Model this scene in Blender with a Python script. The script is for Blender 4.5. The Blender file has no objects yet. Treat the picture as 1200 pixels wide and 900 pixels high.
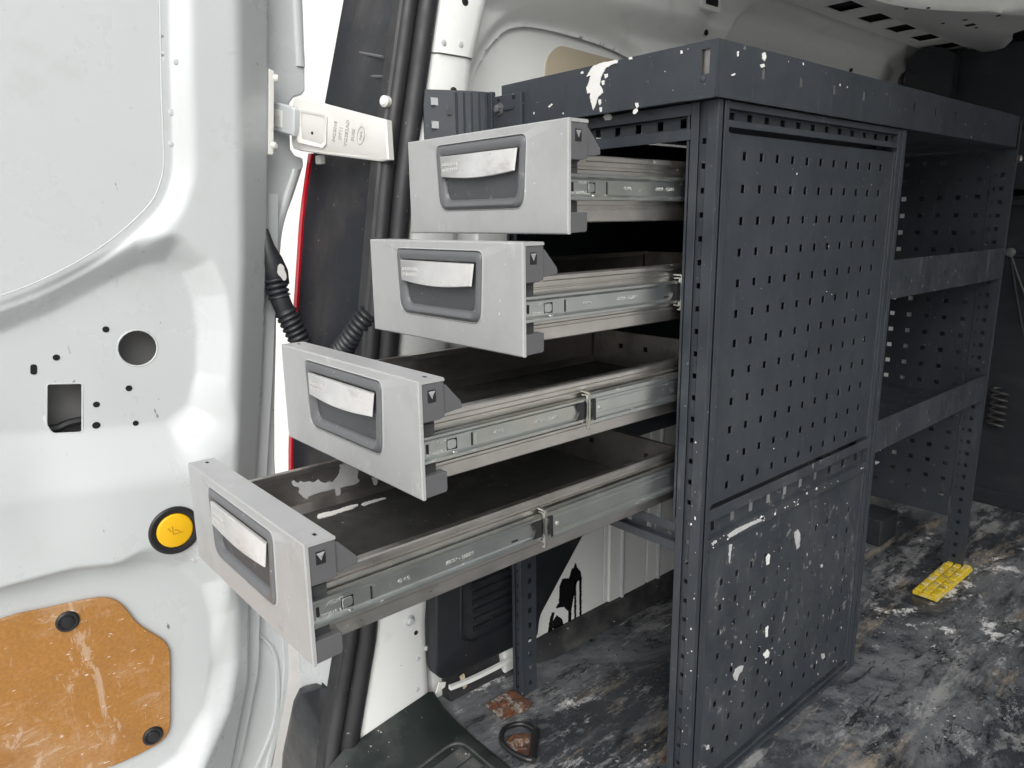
import bpy, bmesh, math, random
import numpy as np
from mathutils import Matrix, Vector

random.seed(7)
SC = bpy.context.scene
COL = SC.collection

# ------------------------------------------------------------------ camera
# world: X = into the van, Y = towards the van's left side wall, Z = up, floor at z = 0
CAM = (-0.7477, -0.5124, 0.8156)
ROWS = ((0.7530049, -0.6578858, -0.0130349),      # camera right
        (-0.1537553, -0.1566556, -0.9756118),     # camera down
        (0.6397992, 0.7366446, -0.2191159))       # camera forward
FPX = 856.96                                      # focal length in pixels of a 1200 px wide picture
cam_data = bpy.data.cameras.new('camera')
cam = bpy.data.objects.new('camera', cam_data)
COL.objects.link(cam)
r, d, f = (Vector(v) for v in ROWS)
m3 = Matrix((r, -d, -f)).transposed()
cam.matrix_world = Matrix.Translation(CAM) @ m3.to_4x4()
cam_data.sensor_fit = 'HORIZONTAL'
cam_data.sensor_width = 36.0
cam_data.lens = FPX / 1200.0 * 36.0
cam_data.clip_start = 0.02
cam_data.clip_end = 500
SC.camera = cam

# ------------------------------------------------------------------ sky and light (bright overcast day)
SUN_EL, SUN_AZ = math.radians(42), math.radians(226)   # azimuth of the sun, measured from +X towards +Y
world = bpy.data.worlds.new('World')
SC.world = world
world.use_nodes = True
wn = world.node_tree
wn.nodes.clear()
w_out = wn.nodes.new('ShaderNodeOutputWorld')
w_bg = wn.nodes.new('ShaderNodeBackground')
w_hs = wn.nodes.new('ShaderNodeHueSaturation')
w_sky = wn.nodes.new('ShaderNodeTexSky')
w_sky.sky_type = 'NISHITA'
w_sky.sun_disc = False
w_sky.sun_elevation = SUN_EL
w_sky.sun_rotation = math.radians(90) - SUN_AZ
w_sky.dust_density = 6.0
w_sky.air_density = 1.0
w_hs.inputs['Saturation'].default_value = 0.24
wn.links.new(w_sky.outputs[0], w_hs.inputs['Color'])
wn.links.new(w_hs.outputs[0], w_bg.inputs['Color'])
w_bg.inputs['Strength'].default_value = 0.10
wn.links.new(w_bg.outputs[0], w_out.inputs['Surface'])

sun_data = bpy.data.lights.new('sun', 'SUN')
sun_data.energy = 1.0
sun_data.angle = math.radians(60)
sun_data.color = (1.0, 0.97, 0.93)
sun = bpy.data.objects.new('sun', sun_data)
COL.objects.link(sun)
sv = Vector((math.cos(SUN_EL) * math.cos(SUN_AZ), math.cos(SUN_EL) * math.sin(SUN_AZ), math.sin(SUN_EL)))
sun.rotation_euler = sv.to_track_quat('Z', 'Y').to_euler()
sun.location = sv * 20

SC.view_settings.view_transform = 'Standard'
SC.view_settings.look = 'None'
SC.view_settings.gamma = 1.0
SC.view_settings.use_curve_mapping = False
SC.view_settings.exposure = 0.52


# ------------------------------------------------------------------ helpers
def at(u, v, x=None, y=None, z=None):
    """the point of the place that is measured at (u, v) on a known plane"""
    a = (u - 600) / FPX
    b = (v - 450) / FPX
    dr = [ROWS[0][k] * a + ROWS[1][k] * b + ROWS[2][k] for k in range(3)]
    if x is not None:
        t = (x - CAM[0]) / dr[0]
    elif y is not None:
        t = (y - CAM[1]) / dr[1]
    else:
        t = (z - CAM[2]) / dr[2]
    return Vector([CAM[k] + t * dr[k] for k in range(3)])


class MB:
    def __init__(self):
        self.v = []
        self.f = []

    def add(self, verts, faces):
        o = len(self.v)
        self.v += [tuple(p) for p in verts]
        self.f += [tuple(i + o for i in fc) for fc in faces]
        return self

    def box(self, x0, x1, y0, y1, z0, z1):
        return self.add([(x0, y0, z0), (x1, y0, z0), (x1, y1, z0), (x0, y1, z0),
                         (x0, y0, z1), (x1, y0, z1), (x1, y1, z1), (x0, y1, z1)],
                        [(3, 2, 1, 0), (4, 5, 6, 7), (0, 1, 5, 4), (1, 2, 6, 5), (2, 3, 7, 6), (3, 0, 4, 7)])

    def sweep(self, loops, closed=True, caps=True):
        """bridge a list of equal loops of points"""
        n = len(loops[0])
        o = len(self.v)
        for l in loops:
            self.v += [tuple(p) for p in l]
        for i in range(len(loops) - 1):
            for j in range(n if closed else n - 1):
                k = (j + 1) % n
                self.f.append((o + i * n + j, o + i * n + k, o + (i + 1) * n + k, o + (i + 1) * n + j))
        if caps and closed:
            self.f.append(tuple(o + j for j in reversed(range(n))))
            self.f.append(tuple(o + (len(loops) - 1) * n + j for j in range(n)))
        return self

    def prism(self, poly, axis, a0, a1):
        def P(p, a):
            return {'x': (a, p[0], p[1]), 'y': (p[0], a, p[1]), 'z': (p[0], p[1], a)}[axis]
        return self.sweep([[P(p, a0) for p in poly], [P(p, a1) for p in poly]])

    def tube(self, path, rad, n=12, caps=True):
        path = [Vector(p) for p in path]
        if not hasattr(rad, '__len__'):
            rad = [rad] * len(path)
        loops = []
        nrm = None
        for i, p in enumerate(path):
            a = path[max(i - 1, 0)]
            b = path[min(i + 1, len(path) - 1)]
            t = (b - a).normalized()
            if nrm is None:
                nrm = t.orthogonal().normalized()
            nrm = (nrm - t * nrm.dot(t)).normalized()
            bn = t.cross(nrm)
            loops.append([p + rad[i] * (math.cos(2 * math.pi * k / n) * nrm + math.sin(2 * math.pi * k / n) * bn) for k in range(n)])
        return self.sweep(loops, True, caps)

    def disc(self, c, nrm, rings, n=20):
        """a turned shape: rings = [(radius, height along nrm), ...]"""
        c = Vector(c)
        nrm = Vector(nrm).normalized()
        a = nrm.orthogonal().normalized()
        b = nrm.cross(a)
        loops = [[c + nrm * h + rr * (math.cos(2 * math.pi * k / n) * a + math.sin(2 * math.pi * k / n) * b) for k in range(n)] for rr, h in rings]
        return self.sweep(loops)

    def build(self, name, mat, parent=None, bevel=0, smooth=False, seg=2, recalc=True, ang=35, weld=False):
        me = bpy.data.meshes.new(name)
        me.from_pydata(self.v, [], self.f)
        if recalc or weld:
            bm = bmesh.new()
            bm.from_mesh(me)
            if weld:
                bmesh.ops.remove_doubles(bm, verts=bm.verts, dist=1e-5)
            if recalc:
                bmesh.ops.recalc_face_normals(bm, faces=bm.faces)
            bm.to_mesh(me)
            bm.free()
        o = bpy.data.objects.new(name, me)
        COL.objects.link(o)
        me.materials.append(MAT[mat])
        if smooth:
            for p in me.polygons:
                p.use_smooth = True
            if smooth != 'all':
                me.set_sharp_from_angle(angle=math.radians(ang))
        if bevel:
            md = o.modifiers.new('bevel', 'BEVEL')
            md.width = bevel
            md.segments = seg
            md.limit_method = 'ANGLE'
            md.angle_limit = math.radians(40)
            md.harden_normals = False
        if parent:
            o.parent = parent
        return o


def empty(name, loc=(0, 0, 0), label=None, cat=None, group=None):
    o = bpy.data.objects.new(name, None)
    o.empty_display_size = 0.05
    o.location = loc
    COL.objects.link(o)
    tag(o, label, cat, group)
    return o


def tag(o, label=None, cat=None, group=None, kind=None):
    if label:
        o['label'] = label
    if cat:
        o['category'] = cat
    if group:
        o['group'] = group
    if kind:
        o['kind'] = kind
    return o


def perf(name, mat, parent, fmap, u0, u1, v0, v1, holes, thick=0.0015):
    """a sheet with rectangular openings; fmap(u, v, t) -> xyz with t the depth behind the face"""
    us = sorted({round(a, 6) for a in [u0, u1] + [h[0] - h[2] / 2 for h in holes] + [h[0] + h[2] / 2 for h in holes]})
    vs = sorted({round(a, 6) for a in [v0, v1] + [h[1] - h[3] / 2 for h in holes] + [h[1] + h[3] / 2 for h in holes]})
    nu, nv = len(us), len(vs)
    solid = [[True] * (nv - 1) for _ in range(nu - 1)]
    uc = [(us[i] + us[i + 1]) / 2 for i in range(nu - 1)]
    vc = [(vs[j] + vs[j + 1]) / 2 for j in range(nv - 1)]
    for (hu, hv, w, h) in holes:
        for i in range(nu - 1):
            if abs(uc[i] - hu) < w / 2:
                for j in range(nv - 1):
                    if abs(vc[j] - hv) < h / 2:
                        solid[i][j] = False
    V = []
    for t in (0, thick):
        for i in range(nu):
            for j in range(nv):
                V.append(fmap(us[i], vs[j], t))
    N = nu * nv
    ix = lambda i, j, k: k * N + i * nv + j
    F = []
    S = lambda i, j: 0 <= i < nu - 1 and 0 <= j < nv - 1 and solid[i][j]
    for i in range(nu - 1):
        for j in range(nv - 1):
            if not solid[i][j]:
                continue
            F.append((ix(i, j, 0), ix(i + 1, j, 0), ix(i + 1, j + 1, 0), ix(i, j + 1, 0)))
            F.append((ix(i, j, 1), ix(i, j + 1, 1), ix(i + 1, j + 1, 1), ix(i + 1, j, 1)))
            if not S(i - 1, j):
                F.append((ix(i, j, 0), ix(i, j + 1, 0), ix(i, j + 1, 1), ix(i, j, 1)))
            if not S(i + 1, j):
                F.append((ix(i + 1, j, 0), ix(i + 1, j, 1), ix(i + 1, j + 1, 1), ix(i + 1, j + 1, 0)))
            if not S(i, j - 1):
                F.append((ix(i, j, 0), ix(i, j, 1), ix(i + 1, j, 1), ix(i + 1, j, 0)))
            if not S(i, j + 1):
                F.append((ix(i, j + 1, 0), ix(i + 1, j + 1, 0), ix(i + 1, j + 1, 1), ix(i, j + 1, 1)))
    mb = MB()
    mb.add(V, F)
    return mb.build(name, mat, parent)


def interp(x, tab):
    xs = [a for a, b in tab]
    return float(np.interp(x, xs, [b for a, b in tab]))


def smooth01(t):
    t = np.clip(t, 0, 1)
    return t * t * (3 - 2 * t)


def psdf(px, pz, poly):
    """signed distance (negative inside) of arrays to a polygon"""
    P = np.array(poly, float)
    n = len(P)
    dmin = np.full(px.shape, 1e9)
    inside = np.zeros(px.shape, bool)
    for i in range(n):
        a, b = P[i], P[(i + 1) % n]
        e = b - a
        wx, wz = px - a[0], pz - a[1]
        t = np.clip((wx * e[0] + wz * e[1]) / (e @ e + 1e-12), 0, 1)
        dmin = np.minimum(dmin, np.hypot(wx - e[0] * t, wz - e[1] * t))
        c = ((a[1] <= pz) & (b[1] > pz)) | ((b[1] <= pz) & (a[1] > pz))
        with np.errstate(divide='ignore', invalid='ignore'):
            xi = a[0] + (pz - a[1]) / (b[1] - a[1] + 1e-15) * e[0]
        inside ^= c & (px < xi)
    return np.where(inside, -dmin, dmin)


def rounded(poly, r, n=4):
    """round the corners of a 2-D polygon"""
    out = []
    N = len(poly)
    for i in range(N):
        p = Vector(poly[i]).to_2d()
        a = (Vector(poly[i - 1]).to_2d() - p)
        b = (Vector(poly[(i + 1) % N]).to_2d() - p)
        rr = r[i] if hasattr(r, '__len__') else r
        q = min(rr, a.length * 0.45, b.length * 0.45)
        s = p + a.normalized() * q
        e = p + b.normalized() * q
        for k in range(n + 1):
            t = k / n
            out.append(tuple(s * (1 - t) ** 2 + p * 2 * t * (1 - t) + e * t * t))
    return out


def spline(pts, n=8):
    pts = [Vector(p) for p in pts]
    out = []
    for i in range(len(pts) - 1):
        p0 = pts[max(i - 1, 0)]
        p1, p2 = pts[i], pts[i + 1]
        p3 = pts[min(i + 2, len(pts) - 1)]
        for k in range(n):
            t = k / n
            out.append(0.5 * ((2 * p1) + (p2 - p0) * t + (2 * p0 - 5 * p1 + 4 * p2 - p3) * t * t + (3 * p1 - p0 - 3 * p2 + p3) * t ** 3))
    out.append(pts[-1])
    return out


def text_mesh(name, s, size, frame, mat, parent, extrude=0.0004):
    cu = bpy.data.curves.new(name, 'FONT')
    cu.body = s
    cu.size = size
    cu.extrude = extrude
    cu.align_x = 'CENTER'
    cu.align_y = 'CENTER'
    cu.resolution_u = 3
    tmp = bpy.data.objects.new(name + '_tmp', cu)
    me = bpy.data.meshes.new_from_object(tmp)
    bpy.data.objects.remove(tmp)
    bpy.data.curves.remove(cu)
    me.name = name
    me.transform(frame)
    me.materials.clear()
    me.materials.append(MAT[mat])
    o = bpy.data.objects.new(name, me)
    COL.objects.link(o)
    o.parent = parent
    return o


def frame(origin, ex, ey):
    ex = Vector(ex).normalized()
    ey = Vector(ey)
    ey = (ey - ex * ey.dot(ex)).normalized()
    ez = ex.cross(ey)
    m = Matrix((ex, ey, ez)).transposed().to_4x4()
    m.translation = Vector(origin)
    return m


def splat(name, mat, parent, poly, fmap, h=0.0008, jag=0.0):
    """a flat dried splash: outline in plane units, slightly domed"""
    pts = [Vector(p).to_2d() for p in poly]
    if jag:
        q = []
        for i in range(len(pts)):
            a, b = pts[i], pts[(i + 1) % len(pts)]
            k = max(1, int((b - a).length / (jag * 1.6)))
            for j in range(k):
                q.append(a.lerp(b, j / k) + Vector((random.uniform(-jag, jag), random.uniform(-jag, jag))) * (0.7 if j else 0.3))
        pts = q
    mb = MB()
    n = len(pts)
    V = [fmap(p.x, p.y, 0) for p in pts] + [fmap(p.x, p.y, h) for p in pts]
    F = [tuple(range(n, 2 * n))] + [(i, (i + 1) % n, n + (i + 1) % n, n + i) for i in range(n)]
    mb.add(V, F)
    return mb.build(name, mat, parent)


# ------------------------------------------------------------------ materials
MAT = {}


def material(name, col, rough=0.5, metal=0.0, var=0.12, vscale=9.0, layers=(), bump=None, rvar=0.0, coat=0.0, aniso=None, spec=None):
    m = bpy.data.materials.new(name)
    m.use_nodes = True
    nt = m.node_tree
    N, L = nt.nodes, nt.links
    bs = N['Principled BSDF']
    tc = N.new('ShaderNodeTexCoord')
    oi = N.new('ShaderNodeObjectInfo')
    ofs = N.new('ShaderNodeVectorMath')
    ofs.operation = 'SCALE'
    ofs.inputs[0].default_value = (7.3, 11.1, 5.7)
    L.new(oi.outputs['Random'], ofs.inputs['Scale'])
    co = N.new('ShaderNodeVectorMath')
    co.operation = 'ADD'
    L.new(tc.outputs['Object'], co.inputs[0])
    L.new(ofs.outputs[0], co.inputs[1])

    def noise(scale, detail=5, stretch=(1, 1, 1), rot=(0, 0, 0), rough_=0.6, dist=0.0):
        mp = N.new('ShaderNodeMapping')
        mp.inputs['Scale'].default_value = stretch
        mp.inputs['Rotation'].default_value = rot
        L.new(co.outputs[0], mp.inputs['Vector'])
        n = N.new('ShaderNodeTexNoise')
        n.inputs['Scale'].default_value = scale
        n.inputs['Detail'].default_value = detail
        n.inputs['Roughness'].default_value = rough_
        n.inputs['Distortion'].default_value = dist
        L.new(mp.outputs[0], n.inputs['Vector'])
        return n.outputs['Fac']

    def rng(fac, lo, hi, a, b):
        r_ = N.new('ShaderNodeMapRange')
        r_.inputs['From Min'].default_value = lo
        r_.inputs['From Max'].default_value = hi
        r_.inputs['To Min'].default_value = a
        r_.inputs['To Max'].default_value = b
        L.new(fac, r_.inputs['Value'])
        return r_.outputs[0]

    def mix(fac, a, b):
        x = N.new('ShaderNodeMix')
        x.data_type = 'RGBA'
        L.new(fac, x.inputs[0])
        for s, i in ((a, 6), (b, 7)):
            if isinstance(s, tuple):
                x.inputs[i].default_value = (*s, 1)
            else:
                L.new(s, x.inputs[i])
        return x.outputs[2]

    base = noise(vscale, 6)
    cur = mix(rng(base, 0.3, 0.7, 0, 1), tuple(c * (1 - var) for c in col), tuple(min(1, c * (1 + var)) for c in col))
    rcur = None
    if rvar:
        rcur = rng(noise(vscale * 2.3, 6), 0.3, 0.7, rough - rvar, rough + rvar)
    mcur = None
    for ly in layers:
        fac = noise(ly.get('scale', 30), ly.get('detail', 6), ly.get('stretch', (1, 1, 1)), ly.get('rot', (0, 0, 0)), ly.get('nr', 0.6), ly.get('dist', 0))
        mask = rng(fac, ly['lo'], ly['hi'], 0, ly.get('amt', 1))
        if 'gate' in ly:
            g = rng(noise(ly['gate'][0], 3), ly['gate'][1], ly['gate'][2], 0, 1)
            mm = N.new('ShaderNodeMath')
            mm.operation = 'MULTIPLY'
            L.new(mask, mm.inputs[0])
            L.new(g, mm.inputs[1])
            mask = mm.outputs[0]
        cur = mix(mask, cur, ly['col'])
        if 'rough' in ly:
            x = N.new('ShaderNodeMix')
            L.new(mask, x.inputs[0])
            if rcur is None:
                x.inputs[2].default_value = rough
            else:
                L.new(rcur, x.inputs[2])
            x.inputs[3].default_value = ly['rough']
            rcur = x.outputs[0]
        if metal and ly.get('metal') is not None:
            x = N.new('ShaderNodeMix')
            L.new(mask, x.inputs[0])
            if mcur is None:
                x.inputs[2].default_value = metal
            else:
                L.new(mcur, x.inputs[2])
            x.inputs[3].default_value = ly['metal']
            mcur = x.outputs[0]
    L.new(cur, bs.inputs['Base Color'])
    bs.inputs['Roughness'].default_value = rough
    if rcur is not None:
        L.new(rcur, bs.inputs['Roughness'])
    bs.inputs['Metallic'].default_value = metal
    if mcur is not None:
        L.new(mcur, bs.inputs['Metallic'])
    bs.inputs['Coat Weight'].default_value = coat
    bs.inputs['Coat Roughness'].default_value = 0.12
    if spec is not None:
        bs.inputs['Specular IOR Level'].default_value = spec
    if bump:
        prev = None
        for bp in (bump if isinstance(bump, list) else [bump]):
            b = N.new('ShaderNodeBump')
            b.inputs['Strength'].default_value = bp[1]
            b.inputs['Distance'].default_value = bp[2]
            L.new(noise(bp[0], 6, bp[3] if len(bp) > 3 else (1, 1, 1)), b.inputs['Height'])
            if prev is not None:
                L.new(prev, b.inputs['Normal'])
            prev = b.outputs[0]
        L.new(prev, bs.inputs['Normal'])
    MAT[name] = m
    return m


PALE = (0.62, 0.61, 0.58)
material('van_white', (0.545, 0.575, 0.585), 0.30, var=0.025, vscale=3, coat=0.25, rvar=0.07,
         layers=[dict(col=(0.40, 0.39, 0.36), scale=7, detail=9, nr=0.7, lo=0.56, hi=0.80, amt=0.4),
                 dict(col=(0.30, 0.29, 0.27), scale=30, detail=8, nr=0.75, lo=0.66, hi=0.74, amt=0.45, stretch=(1.5, 1, 0.7)),
                 dict(col=(0.10, 0.095, 0.09), scale=46, detail=4, lo=0.70, hi=0.715, amt=0.8, stretch=(1.6, 1, 0.45), gate=(5, 0.48, 0.58)),
                 dict(col=(0.10, 0.095, 0.09), scale=110, detail=3, lo=0.735, hi=0.75, amt=0.8, gate=(4, 0.46, 0.58))],
         bump=(9, 0.05, 0.004))
material('van_inner', (0.80, 0.82, 0.81), 0.38, var=0.03, vscale=3,  # same white paint as van_white, lightened in colour to brighten the dim inside
         layers=[dict(col=(0.36, 0.34, 0.31), scale=12, lo=0.58, hi=0.78, amt=0.3),
                 dict(col=(0.12, 0.12, 0.12), scale=90, detail=3, lo=0.73, hi=0.75, amt=0.7, gate=(5, 0.48, 0.6))],
         bump=(14, 0.05, 0.004))
material('hinge_white', (0.74, 0.74, 0.71), 0.4, var=0.03, layers=[dict(col=(0.22, 0.19, 0.15), scale=30, lo=0.6, hi=0.75, amt=0.4)])
material('beige_foam', (0.50, 0.44, 0.33), 0.8, var=0.06)
material('front_grey', (0.385, 0.395, 0.40), 0.36, var=0.025, vscale=14, rvar=0.05,
         layers=[dict(col=(0.30, 0.30, 0.295), scale=9, detail=9, nr=0.7, lo=0.50, hi=0.70, amt=0.5, rough=0.5), dict(col=(0.58, 0.58, 0.57), scale=28, detail=9, nr=0.75, lo=0.58, hi=0.68, amt=0.45, stretch=(1, 1, 0.5)), dict(col=(0.22, 0.215, 0.21), scale=60, detail=5, lo=0.70, hi=0.72, amt=0.6, stretch=(1, 0.4, 1.6)),
                 dict(col=(0.75, 0.75, 0.73), scale=130, detail=2, lo=0.74, hi=0.76, amt=0.8)],
         bump=(900, 0.05, 0.0003))
material('cap_grey', (0.105, 0.108, 0.115), 0.5, var=0.06, vscale=20,
         layers=[dict(col=(0.5, 0.5, 0.48), scale=160, detail=2, lo=0.745, hi=0.765, amt=0.8)], bump=(800, 0.06, 0.0003))
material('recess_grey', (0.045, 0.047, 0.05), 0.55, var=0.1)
material('handle_grey', (0.125, 0.13, 0.138), 0.36, var=0.05, vscale=20,
         layers=[dict(col=(0.42, 0.42, 0.42), scale=60, lo=0.62, hi=0.75, amt=0.3, stretch=(1, 0.5, 1)),
                 dict(col=(0.7, 0.7, 0.68), scale=150, detail=2, lo=0.745, hi=0.765, amt=0.8)], bump=(700, 0.05, 0.0003))
material('pocket_shade_grey', (0.062, 0.065, 0.07), 0.45, var=0.08, vscale=20, layers=[dict(col=(0.3, 0.3, 0.3), scale=50, detail=8, lo=0.62, hi=0.72, amt=0.3), dict(col=(0.6, 0.6, 0.58), scale=150, detail=2, lo=0.74, hi=0.76, amt=0.8)], bump=(700, 0.05, 0.0003))  # same plastic as the handle frame, with the pocket's shade put into the colour
material('handle_metal', (0.78, 0.78, 0.775), 0.38, metal=0.6, var=0.06, vscale=40, rvar=0.08,
         layers=[dict(col=(0.36, 0.345, 0.33), scale=34, detail=9, nr=0.75, lo=0.53, hi=0.70, amt=0.55, stretch=(1, 0.35, 1)),
                 dict(col=(0.35, 0.33, 0.32), scale=190, detail=3, lo=0.66, hi=0.72, amt=0.5)],
         bump=(500, 0.08, 0.0003))
material('emboss', (0.60, 0.59, 0.58), 0.5, metal=0.4, var=0.1)
material('emboss_zinc', (0.52, 0.54, 0.52), 0.55, metal=0.8, var=0.1)
material('clip_black', (0.015, 0.015, 0.017), 0.4, var=0.1)
material('clip_face', (0.3, 0.3, 0.31), 0.35, metal=0.2, var=0.2)
material('zinc', (0.60, 0.63, 0.615), 0.33, metal=1.0, var=0.08, vscale=12, rvar=0.05,
         layers=[dict(col=(0.66, 0.61, 0.42), scale=5, lo=0.5, hi=0.72, amt=0.6),
                 dict(col=(0.34, 0.38, 0.40), scale=12, lo=0.52, hi=0.75, amt=0.6, stretch=(0.5, 1, 1)),
                 dict(col=(0.85, 0.85, 0.83), scale=230, detail=3, lo=0.66, hi=0.70, amt=0.8, gate=(6, 0.48, 0.58), metal=0.0, rough=0.7)],
         bump=(120, 0.03, 0.0005, (0.1, 1, 1)))
material('galv', (0.68, 0.655, 0.62), 0.34, metal=1.0, var=0.07, vscale=20, rvar=0.07,
         layers=[dict(col=(0.42, 0.39, 0.36), scale=26, lo=0.5, hi=0.75, amt=0.5, stretch=(0.25, 1, 1)),
                 dict(col=(0.8, 0.79, 0.76), scale=210, detail=3, lo=0.68, hi=0.72, amt=0.8, gate=(6, 0.5, 0.6), metal=0.0, rough=0.7)],
         bump=(160, 0.08, 0.0006, (0.2, 1, 1)))
material('galv_dark', (0.42, 0.40, 0.38), 0.38, metal=0.95, var=0.12, vscale=15, rvar=0.1,
         layers=[dict(col=(0.10, 0.095, 0.09), scale=22, lo=0.45, hi=0.75, amt=0.7, stretch=(0.3, 1, 1)),
                 dict(col=(0.6, 0.59, 0.56), scale=210, detail=3, lo=0.70, hi=0.74, amt=0.7, metal=0.0, rough=0.7)],
         bump=(100, 0.1, 0.0006, (0.2, 1, 1)))
material('rubber_mat', (0.028, 0.028, 0.027), 0.85, var=0.3, vscale=40,
         layers=[dict(col=(0.12, 0.115, 0.10), scale=10, lo=0.52, hi=0.8, amt=0.45),
                 dict(col=(0.45, 0.44, 0.42), scale=190, detail=3, lo=0.70, hi=0.73, amt=0.7)], bump=(700, 0.5, 0.0006))
RACK = (0.035, 0.042, 0.052)
material('rack', RACK, 0.46, var=0.14, vscale=10, rvar=0.08,
         layers=[dict(col=(0.060, 0.068, 0.076), scale=14, lo=0.50, hi=0.8, amt=0.55, stretch=(1, 1, 0.5)), dict(col=(0.13, 0.14, 0.145), scale=40, detail=9, nr=0.75, lo=0.58, hi=0.70, amt=0.45, stretch=(1.6, 1.6, 0.35)),
                 dict(col=(0.26, 0.27, 0.27), scale=85, detail=4, lo=0.69, hi=0.73, amt=0.6),
                 dict(col=(0.50, 0.50, 0.48), scale=120, detail=3, lo=0.74, hi=0.76, amt=0.6)],
         bump=[(1100, 0.18, 0.0003), (7, 0.05, 0.003)])
material('rack_dirty', RACK, 0.5, var=0.18, vscale=10, rvar=0.08,
         layers=[dict(col=(0.085, 0.09, 0.093), scale=12, detail=9, nr=0.7, lo=0.47, hi=0.70, amt=0.6, stretch=(1, 1, 0.5)), dict(col=(0.20, 0.205, 0.205), scale=30, detail=9, nr=0.75, lo=0.58, hi=0.68, amt=0.5, stretch=(1.6, 1.6, 0.4)),
                 dict(col=(0.30, 0.30, 0.29), scale=60, detail=4, lo=0.64, hi=0.70, amt=0.6),
                 dict(col=(0.50, 0.50, 0.48), scale=60, detail=8, nr=0.7, lo=0.66, hi=0.72, amt=0.7, stretch=(1.2, 1, 0.5))],
         bump=[(1100, 0.18, 0.0003), (7, 0.06, 0.003)])
material('paint_splash', (0.82, 0.82, 0.80), 0.55, var=0.06, vscale=60, bump=(120, 0.4, 0.001))
material('paint_black', (0.006, 0.006, 0.007), 0.12, var=0.1)
material('paint_grey', (0.50, 0.51, 0.51), 0.5, var=0.12, vscale=70, bump=(120, 0.4, 0.001))
material('rubber_seal', (0.022, 0.023, 0.026), 0.5, var=0.2, vscale=12, rvar=0.1,
         layers=[dict(col=(0.09, 0.09, 0.092), scale=8, lo=0.5, hi=0.8, amt=0.6, stretch=(1, 1, 0.3)),
                 dict(col=(0.45, 0.44, 0.42), scale=130, detail=3, lo=0.71, hi=0.74, amt=0.8)])
material('black_plastic', (0.016, 0.018, 0.022), 0.42, var=0.15, vscale=10, rvar=0.08,
         layers=[dict(col=(0.10, 0.095, 0.085), scale=11, lo=0.55, hi=0.8, amt=0.4),
                 dict(col=(0.35, 0.34, 0.32), scale=140, detail=3, lo=0.72, hi=0.745, amt=0.8)], bump=(600, 0.1, 0.0004))
material('pillar_black', (0.011, 0.013, 0.018), 0.5, var=0.15, vscale=9, rvar=0.08,
         layers=[dict(col=(0.14, 0.12, 0.095), scale=7, lo=0.55, hi=0.78, amt=0.35, stretch=(1, 1, 0.6)),
                 dict(col=(0.4, 0.39, 0.36), scale=150, detail=3, lo=0.70, hi=0.74, amt=0.6)])
material('red_lens', (0.55, 0.005, 0.02), 0.12, var=0.05, coat=0.6)
material('hardboard', (0.38, 0.178, 0.042), 0.6, var=0.2, vscale=200,
         layers=[dict(col=(0.27, 0.125, 0.035), scale=16, lo=0.45, hi=0.75, amt=0.55),
                 dict(col=(0.50, 0.33, 0.20), scale=7, detail=9, lo=0.5, hi=0.66, amt=0.55, nr=0.72),
                 dict(col=(0.58, 0.43, 0.31), scale=42, detail=9, lo=0.545, hi=0.59, amt=0.65, stretch=(0.6, 1, 1.5), rot=(0, 0.55, 0), nr=0.75, dist=0.8, gate=(7, 0.44, 0.6)),
                 dict(col=(0.56, 0.42, 0.31), scale=15, detail=9, lo=0.58, hi=0.62, amt=0.6, stretch=(2.2, 1, 0.6), nr=0.7, dist=1.2),
                 dict(col=(0.78, 0.71, 0.64), scale=85, detail=5, lo=0.66, hi=0.69, amt=0.85, stretch=(0.5, 1, 1.4), rot=(0, 0.55, 0))],
         bump=(220, 0.15, 0.0006))
material('yellow_button', (0.80, 0.46, 0.008), 0.38, var=0.03)
material('button_mark', (0.50, 0.27, 0.006), 0.45, var=0.03)
material('yellow_block', (0.68, 0.50, 0.02), 0.55, var=0.12, vscale=30,
         layers=[dict(col=(0.66, 0.62, 0.48), scale=45, detail=8, lo=0.5, hi=0.62, amt=0.7), dict(col=(0.16, 0.13, 0.06), scale=30, detail=8, lo=0.55, hi=0.68, amt=0.7)])
material('rust', (0.085, 0.042, 0.027), 0.85, var=0.5, vscale=60,
         layers=[dict(col=(0.38, 0.36, 0.33), scale=38, detail=9, nr=0.75, lo=0.5, hi=0.58, amt=0.9),
                 dict(col=(0.17, 0.062, 0.02), scale=70, detail=8, lo=0.5, hi=0.62, amt=0.8)], bump=(90, 0.5, 0.002))
material('sill_plastic', (0.012, 0.018, 0.017), 0.45, var=0.2, vscale=9, rvar=0.1,
         layers=[dict(col=(0.16, 0.165, 0.16), scale=9, lo=0.5, hi=0.8, amt=0.45),
                 dict(col=(0.5, 0.5, 0.48), scale=130, detail=3, lo=0.70, hi=0.74, amt=0.8)], bump=(300, 0.1, 0.0005))
material('scuff_plate', (0.055, 0.058, 0.06), 0.5, var=0.2, vscale=12, rvar=0.08,
         layers=[dict(col=(0.30, 0.30, 0.29), scale=28, lo=0.52, hi=0.75, amt=0.5, stretch=(1, 0.4, 1)),
                 dict(col=(0.66, 0.65, 0.62), scale=90, detail=3, lo=0.70, hi=0.73, amt=0.8)], bump=(200, 0.2, 0.0006))
material('bulkhead_dark', (0.014, 0.017, 0.022), 0.6, var=0.2, vscale=5,
         layers=[dict(col=(0.05, 0.052, 0.055), scale=6, lo=0.5, hi=0.8, amt=0.5, stretch=(1, 1, 2.5))])
material('asphalt', (0.60, 0.59, 0.57), 0.9, var=0.12, vscale=3, bump=(60, 0.3, 0.003))
material('white_render', (0.86, 0.86, 0.85), 0.8, var=0.03, vscale=1)
material('lining_grey', (0.20, 0.20, 0.20), 0.7, var=0.1)
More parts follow.
